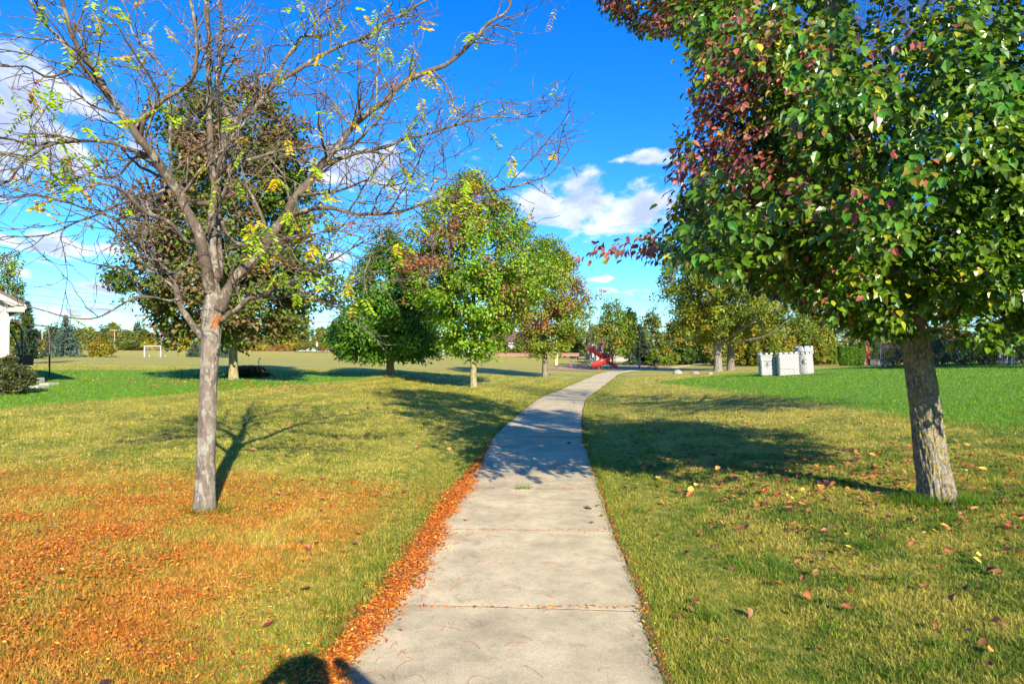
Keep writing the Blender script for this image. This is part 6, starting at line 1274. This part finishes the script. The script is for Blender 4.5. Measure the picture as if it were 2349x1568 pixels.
# ------------------------------------------------------------------ houses
def window(parent, c, w, h, ax, mat_frame=None):
    """window with frame, panes and sill on a wall facing -y (ax 'y') or +-x"""
    d = .06; f = MB()
    if ax == 'y':
        fr = [((0, 0, h / 2), (w + .1, d, .07)), ((0, 0, -h / 2), (w + .1, d, .07)), ((-w / 2, 0, 0), (.07, d, h)), ((w / 2, 0, 0), (.07, d, h)), ((0, .0, 0), (.04, d * .8, h))]; gl = (w, .02, h); sl = ((0, -.05, -h / 2 - .06), (w + .2, .16, .05))
    else: fr = [((0, 0, h / 2), (d, w + .1, .07)), ((0, 0, -h / 2), (d, w + .1, .07)), ((0, -w / 2, 0), (d, .07, h)), ((0, w / 2, 0), (d, .07, h)), ((0, 0, 0), (d * .8, .04, h))]; gl = (.02, w, h); sl = ((0, 0, -h / 2 - .06), (.16, w + .2, .05))
    for cc, dd in fr: f.box(np.array(c) + cc, dd)
    o = f.build('window', mat_frame or WHITE, parent); MB().box(c, gl).build('pane', GLASSD, o); MB().box(np.array(c) + sl[0], sl[1]).build('sill', mat_frame or WHITE, o)
def gable_house(name, label, base, w, dpt, eave, ridge, wall, roofm, rz=0.0, windows=(), over=.4, ridge_axis='y', siding=True):
    root = tag(empty(name, tuple(base), rz), label, 'house'); t = .12
    if ridge_axis == 'y': poly = [(-w / 2, -.4), (w / 2, -.4), (w / 2, eave), (0, ridge), (-w / 2, eave)]; wl = MB().prism(poly, 1, 0, dpt).build('wall', wall, root)
    else: poly = [(0, -.4), (dpt, -.4), (dpt, eave), (dpt / 2, ridge), (0, eave)]; wl = MB().prism(poly, 0, -w / 2, w / 2).build('wall', wall, root)
    half = w / 2 if ridge_axis == 'y' else dpt / 2; sl = (ridge - eave) / half
    for s in (-1, 1):
        q = [(0, ridge + .03), (0, ridge + .03 + t), (s * (half + over), eave - sl * over + .03 + t), (s * (half + over), eave - sl * over + .03)]
        if ridge_axis == 'y': r = MB().prism(q, 1, -over, dpt + over).build('roof', roofm, root)
        else: r = MB().prism([(y + dpt / 2, z) for y, z in q], 0, -w / 2 - over, w / 2 + over).build('roof', roofm, root)
        mb = MB(); e = s * (half + over)
        if ridge_axis == 'y': mb.box((e, dpt / 2, eave - sl * over), (.10, dpt + 2 * over, .13), bevel=.01)
        else: mb.box((0, dpt / 2 + e, eave - sl * over), (w + 2 * over, .10, .13), bevel=.01)
        mb.build('gutter', WHITE, r)
    for (c, ww, hh, ax) in windows: window(root, c, ww, hh, ax)
    return root, wl
# the house whose corner shows at the left edge
def build_house_left():
    Y = 21.0; e = P(40, 705, Y); zb = zg1(-20, Y); w = 9.0; eave = e[2] - zb + .28; xr = e[0] - .45
    rz = math.radians(41); root, wl = gable_house('house', 'beige house with brown roof, only its eave corner showing at the left edge', (xr - w / 2 * math.cos(rz), Y + .1 - w / 2 * math.sin(rz), zb), w, 9.0, eave, eave + 2.6, CREAM, SHING, rz, (((-1.5, -.03, 1.5), 1.2, 1.3, 'y'), ((w / 2 + .02, 3.0, 1.5), 1.2, 1.2, 'x')), .45)
    for k in range(int(eave / .16)): MB().box((0, -.012, .1 + .16 * k), (w - .02, .03, .15)).build('siding_board', CREAM, wl)
    MB().box((w / 2 + .02, -.02, eave / 2), (.10, .10, eave), bevel=.01).build('corner_board', WHITE, wl)
    sl = 2.6 / (w / 2); x0 = w / 2 + .45
    mb = MB(); mb.prism([(w / 2 - 3.0, eave + sl * 3.0 + .03), (x0, eave - sl * .45 + .03), (x0, eave - sl * .45 - .17), (w / 2 - 3.0, eave + sl * 3.0 - .17)], 1, -.50, -.46); mb.build('rake_board', CREAM, root)
    MB().box((w / 2 + .22, -.24, eave - sl * .45 - .10), (.46, .50, .14), bevel=.01).build('soffit_box', CREAM, root)
    q = np.array([(x0 - .02, -.2, eave - .36), (x0 - .10, -.2, eave - .46), (w / 2 + .09, -.12, eave - .62), (w / 2 + .05, -.1, eave - .80), (w / 2 + .05, -.1, .1)]); MB().tube(q, .045, 8).build('downspout', WHITE, root, smooth=True)
    return root
build_house_left()
def build_swing():
    b = gp(51, 870); s = b[1] / FPX; root = tag(empty('swing_seat', tuple(b)), 'brown garden swing seat on a bent bronze tube frame by the house', 'swing')
    def W(vx, vy, y=0.0): q = P(vx, vy, b[1]) - b; return np.array([q[0], y, q[2]])
    MB().tube(spline(np.array([W(51, 871), W(51, 800), W(50.5, 770), W(48, 755), W(40, 744), W(28, 741), W(0, 741)]), .06), .032, 10).build('frame_tube', DKBRONZE, root, smooth=True)
    MB().tube(spline(np.array([W(49, 838), W(46, 815), W(43, 800), W(36, 780), W(26, 762), W(14, 748), W(0, 743)]), .06), .028, 10).build('frame_tube', DKBRONZE, root, smooth=True)
    MB().tube(spline(np.array([W(51, 871, 1.5), W(51, 800, 1.5), W(50.5, 770, 1.5), W(48, 755, 1.5), W(40, 744, 1.5), W(0, 741, 1.5)]), .06), .032, 10).build('frame_tube', DKBRONZE, root, smooth=True)
    MB().tube(spline(np.array([W(51, 836), W(54, 832), W(57, 836), W(56, 842), W(51, 841)]), .03), .012, 6).build('hook', DKBRONZE, root, smooth=True)
    MB().prism([(W(14, 0)[0], W(0, 815)[2]), (W(52, 0)[0], W(0, 813)[2]), (W(50, 0)[0], W(0, 838)[2]), (W(16, 0)[0], W(0, 838)[2])], 1, .55, .62).build('backrest', BROWNF, root); MB().box((W(34, 0)[0], .2, W(0, 843)[2]), (.55, .7, .08), bevel=.03).build('seat', BROWNF, root)
    MB().tube(spline(np.array([W(16, 838, .1), W(15, 822, .15), W(18, 814, .3), W(22, 816, .5)]), .04), .03, 8).build('armrest', BROWNF, root, smooth=True); MB().tube([W(48, 834), W(47, 846, .1), W(40, 852, .2)], .02, 6).build('hanger', DKBRONZE, root, smooth=True)
    for (x0, x1, y, h, nm) in ((55, 82, 886, .05, 'patio_slab'), (52, 95, 877, .14, 'patio_step'), (48, 108, 888.5, .04, 'patio_slab')):
        a, c = gp(x0, y), gp(x1, y); mid = (a + c) / 2; o = MB().box((0, 0, 0), (c[0] - a[0], .55, h + .1), bevel=.015).build(nm, CONC2, None, (mid[0], mid[1] + (.9 if y == 886 else 0), mid[2] + h / 2 - .02)); tag(o, {55: 'thin pale paving slab behind the step', 52: 'raised grey concrete step at the patio edge', 48: 'flat concrete strip in front of the step'}[x0], 'paving')
build_swing()
# houses beyond the field
gable_house('house', 'pale house with wide windows behind the brick terrace', on(1175, 158), 14, 9, 3.4, 6.0, plain('pale_siding', (.28, .265, .24), .6, .05, 2), SHING, 0, [((-4.5, -.03, 1.6), 1.4, 1.4, 'y'), ((-1.2, -.03, 1.3), 1.8, 2.0, 'y'), ((2.2, -.03, 1.6), 1.4, 1.4, 'y'), ((5.2, -.03, 1.6), 1.2, 1.3, 'y')], ridge_axis='x')
gable_house('house', 'small grey house among the far trees behind the soccer goal', on(369, 196), 5, 8, 4.2, 5.8, plain('slate_siding', (.20, .21, .235), .6, .08, 3), SHING, .3, [((-1, -.03, 1.5), 1.1, 1.1, 'y'), ((1.2, -.03, 1.5), 1.1, 1.1, 'y')])
gable_house('house', 'white house glimpsed behind the maple', on(900, 175), 15, 9, 4.6, 7.4, plain('pale_siding', (0, 0, 0)), SHING, 0, [((-5 + 2.6 * k, -.03, z), 1.2, 1.3, 'y') for k in range(5) for z in (1.5,)], ridge_axis='x')
gable_house('house', 'light house behind the dark spruce and playground', on(1425, 135), 12, 9, 3.6, 6.2, plain('pale_siding', (0, 0, 0)), SHING, 0, [((-4 + 2.6 * k, -.03, 1.6), 1.2, 1.3, 'y') for k in range(4)], ridge_axis='x')
gable_house('house', 'tan house behind the picket fence on the right', on(2600, 62), 12, 10, 3.0, 6.0, plain('tan_brick', (.40, .31, .24), .8, .2, 12, .3), SHING, -.1, [((-4, -.03, 1.5), 1.4, 1.3, 'y'), ((-.5, -.03, 1.5), 1.6, 1.3, 'y'), ((3.6, -.03, 1.5), 1.4, 1.3, 'y')], ridge_axis='x')
# brick terrace wall
def build_terrace():
    a, b = on(1098, 146), on(1335, 140); n = 60; root = tag(empty('terrace_wall', tuple(a)), 'low reddish brick terrace wall across the far side of the field', 'wall'); u = (b - a)[:2]; Ln = np.linalg.norm(u); u /= Ln; rz = math.atan2(u[1], u[0])
    MB().box((*(u * Ln / 2), .18), (Ln, .3, .7), rz).build('core', plain('mortar', (.28, .22, .18), .9), root); me = MB().box((0, 0, 0), (Ln / n - .02, .36, .16), bevel=.015).mesh('block'); me.materials.append(BRICKM)
    for r in range(3):
        for k in range(n - 1): p = u * Ln * (k + (.5 if r % 2 else 0.0) + .5) / n; o = mobj('block', me, None, root, (p[0], p[1], .08 + .17 * r)); o.rotation_euler = (0, 0, rz)
build_terrace()
for i, vx in enumerate((1150, 1196, 1225)): bush(vx, 152, 770 + 6 * i, 26, ['green shrub in front of the pale house, left', 'green shrub in front of the pale house, middle', 'green shrub in front of the pale house, right'][i], MG, 230 + i, .1, n=50)

# ------------------------------------------------------------------ playing field furniture
def goal(base, w, h, d, rz, label):
    root = tag(empty('soccer_goal', tuple(base), rz), label, 'goal')
    for s in (-1, 1):
        MB().box((s * w / 2, 0, h / 2), (.13, .13, h), bevel=.02).build('goal_post', WHITE, root); MB().tube([(s * w / 2, .05, h - .05), (s * w / 2, d, .05)], .035, 6).build('stay', GALV if d > 1.9 else WHITE, root); MB().tube([(s * w / 2, 0, .05), (s * w / 2, d, .05)], .04, 6).build('ground_bar', GALV, root); MB().box((s * w / 2, d, .12), (.16, .16, .3), bevel=.02).build('foot', WHITE, root)
    MB().box((0, 0, h), (w + .13, .13, .13), bevel=.02).build('crossbar', WHITE, root); MB().tube([(-w / 2, d, .05), (w / 2, d, .05)], .035, 6).build('rear_bar', GALV, root)
    mb = MB()
    for k in range(13): x = -w / 2 + w * k / 12; mb.tube([(x, .03, h - .05), (x, d, .06)], .004, 3, False)
    for k in range(9): f = (k + .5) / 9; mb.tube([(-w / 2, d * f, h * (1 - f)), (w / 2, d * f, h * (1 - f))], .004, 3, False)
    tag(mb.build('net', plain('net_cord', (.6, .6, .6), .8), root), kind='stuff')
goal(on(350, 122), 2.75, 2.0, 2.6, math.radians(12), 'white soccer goal at the left end of the field'); goal(on(956, 132), 1.9, 2.1, 2.4, math.radians(-50), 'white soccer goal partly hidden behind the maple')
T = on(88, 122); r2 = tag(empty('field_sign', tuple(T)), 'small white field sign with two dark slanted strokes', 'sign'); MB().box((0, 0, .62), (.42, .03, .62), bevel=.01).build('board', WHITE, r2)
for s in (-.09, .10): MB().prism([(s - .07, .86), (s + .09, .86), (s + .09, .80), (s - .02, .50), (s - .08, .50), (s + .02, .79), (s - .07, .79)], 1, -.024, -.016).build('stroke', DKRUB, r2); MB().tube([(s, .03, -.1), (s, .03, .8)], .015, 5).build('leg', GALV, r2)
T = on(72, 122); r2 = tag(empty('field_marker', tuple(T)), 'small white cap on a short post left of the sign', 'marker'); MB().tube([(0, 0, -.05), (0, 0, .4)], .03, 6).build('post', GALV, r2); MB().lathe([(0, .62), (.12, .58), (.16, .46), (.10, .38)], k=12).build('cap', WHITE, r2, smooth=True)
# fenced pool deck and what stands on it
picket_fence(on(676, 140), on(752, 138), 1.1, 'dark fence of the distant pool deck across the field', .22, 2.4)
def lounger(vx, label, mat):
    T = on(vx, 142); r2 = tag(empty('deck_lounger', tuple(T)), label, 'lounger'); MB().prism([(-.9, .35), (.3, .35), (.9, .85), (.95, .80), (.35, .27), (-.9, .27)], 1, -.35, .35).build('cushion', mat, r2)
    for x in (-.75, .45):
        for y in (-.3, .3): MB().box((x, y, .14), (.06, .06, .28)).build('leg', GALV, r2)
lounger(700, 'white lounger on the pool deck, left one', WHITE); lounger(712, 'white lounger on the pool deck, right one', WHITE); lounger(745, 'pink lounger at the right end of the pool deck', plain('pink_fabric', (.60, .13, .22), .7))
T = on(727, 143); r2 = tag(empty('pool_umbrella', tuple(T)), 'closed cream umbrella on the pool deck', 'umbrella'); MB().tube([(0, 0, 0), (0, 0, 2.4)], .03, 6).build('pole', GALV, r2); MB().lathe([(0, 2.4), (.10, 2.2), (.26, 1.3), (.20, 1.1), (.05, 1.15)], k=10).build('canopy', CREAM, r2, smooth=True)
bush(775, 145, 790, 16, 'red autumn bush behind the maple at the pool deck', [(.30, .07, .03), (.24, .05, .03)], 220, .3, [(.35, .12, .04)], 40, 40)
bush(640, 150, 792, 26, 'orange autumn bush left of the pool deck', [(.32, .16, .04), (.26, .15, .03)], 221, .3, [(.35, .12, .04)], 40, 40)

# ------------------------------------------------------------------ poles and wires
POLEM = plain('pole_wood', (.33, .27, .22), .85, .2, 6)
def pole(vx, Y, top, arms, label, r=.14):
    T = on(vx, Y); H = Hs(T, top); root = tag(empty('utility_pole', tuple(T)), label, 'pole'); MB().tube([(0, 0, -.3), (0, 0, H)], [r, r * .7], 10).build('shaft', POLEM, root, smooth=True); tops = []
    for (dz, w) in arms:
        am = MB().box((0, 0, H - dz), (w, .12, .12)).build('crossarm', POLEM, root)
        for s in (-.45, -.15, .15, .45): MB().lathe([(.0, .2), (.05, .16), (.04, .08), (.06, .0)], (s * w, 0, H - dz + .06), 8).build('insulator', GALV, am)
        tops.append(np.array([T[0], T[1], T[2] + H - dz + .2]))
    return tops
pole(97, 135, 722, [(.5, 2.0)], 'pale wooden utility pole at the far left'); ta = pole(354, 205, 726, [(1.2, 4.2), (3.0, 4.6)], 'dark double-armed transmission pole above the far trees', .22); pole(263, 190, 755, [(.3, 3.0)], 'short pole with one crossarm left of the soccer goal', .16)
def wire(a, b, sag, label, r=.02):
    t = np.linspace(0, 1, 40); a, b = np.array(a), np.array(b); Q = a + (b - a) * t[:, None]; Q[:, 2] -= sag * 4 * t * (1 - t); tag(MB().tube(Q, r, 4).build('power_line', BLACKM), label, 'wire', 'power lines over the field')
for k, (v0, v1) in enumerate(((640, 716), (662, 728), (678, 738))): wire(P(-40, v0, 120), P(760, v1, 240), 1.5, ['topmost power line falling to the right', 'second power line from the top', 'third power line from the top'][k], .035)
for k, (v0, v1) in enumerate(((767, 770), (781, 784))): wire(P(60, v0, 150), P(760, v1, 185), .8, ['upper of two low wires before the far trees', 'lower of two low wires before the far trees'][k], .022)
# the photographer, standing just behind the camera with both arms raised; only the shadow falls into the picture
PH = dict(STAND); PH.update(lel=(.21, -.03, .80, .03), lwr=(.12, -.06, .90, .022), lhand=(.08, -.065, .935, .024), rel=(-.21, -.03, .80, .03), rwr=(-.12, -.06, .90, .022), rhand=(-.08, -.065, .935, .024))
figure('person', 'photographer in a dark jacket whose shadow falls on the leaves', (.30, -.36, zg1(.06, -.38) + .022), math.pi, 1.88, PH, [SKIN, plain('dark_jacket', (.03, .035, .05), .8), JEANS, SHOED], DKHAIR, .2)
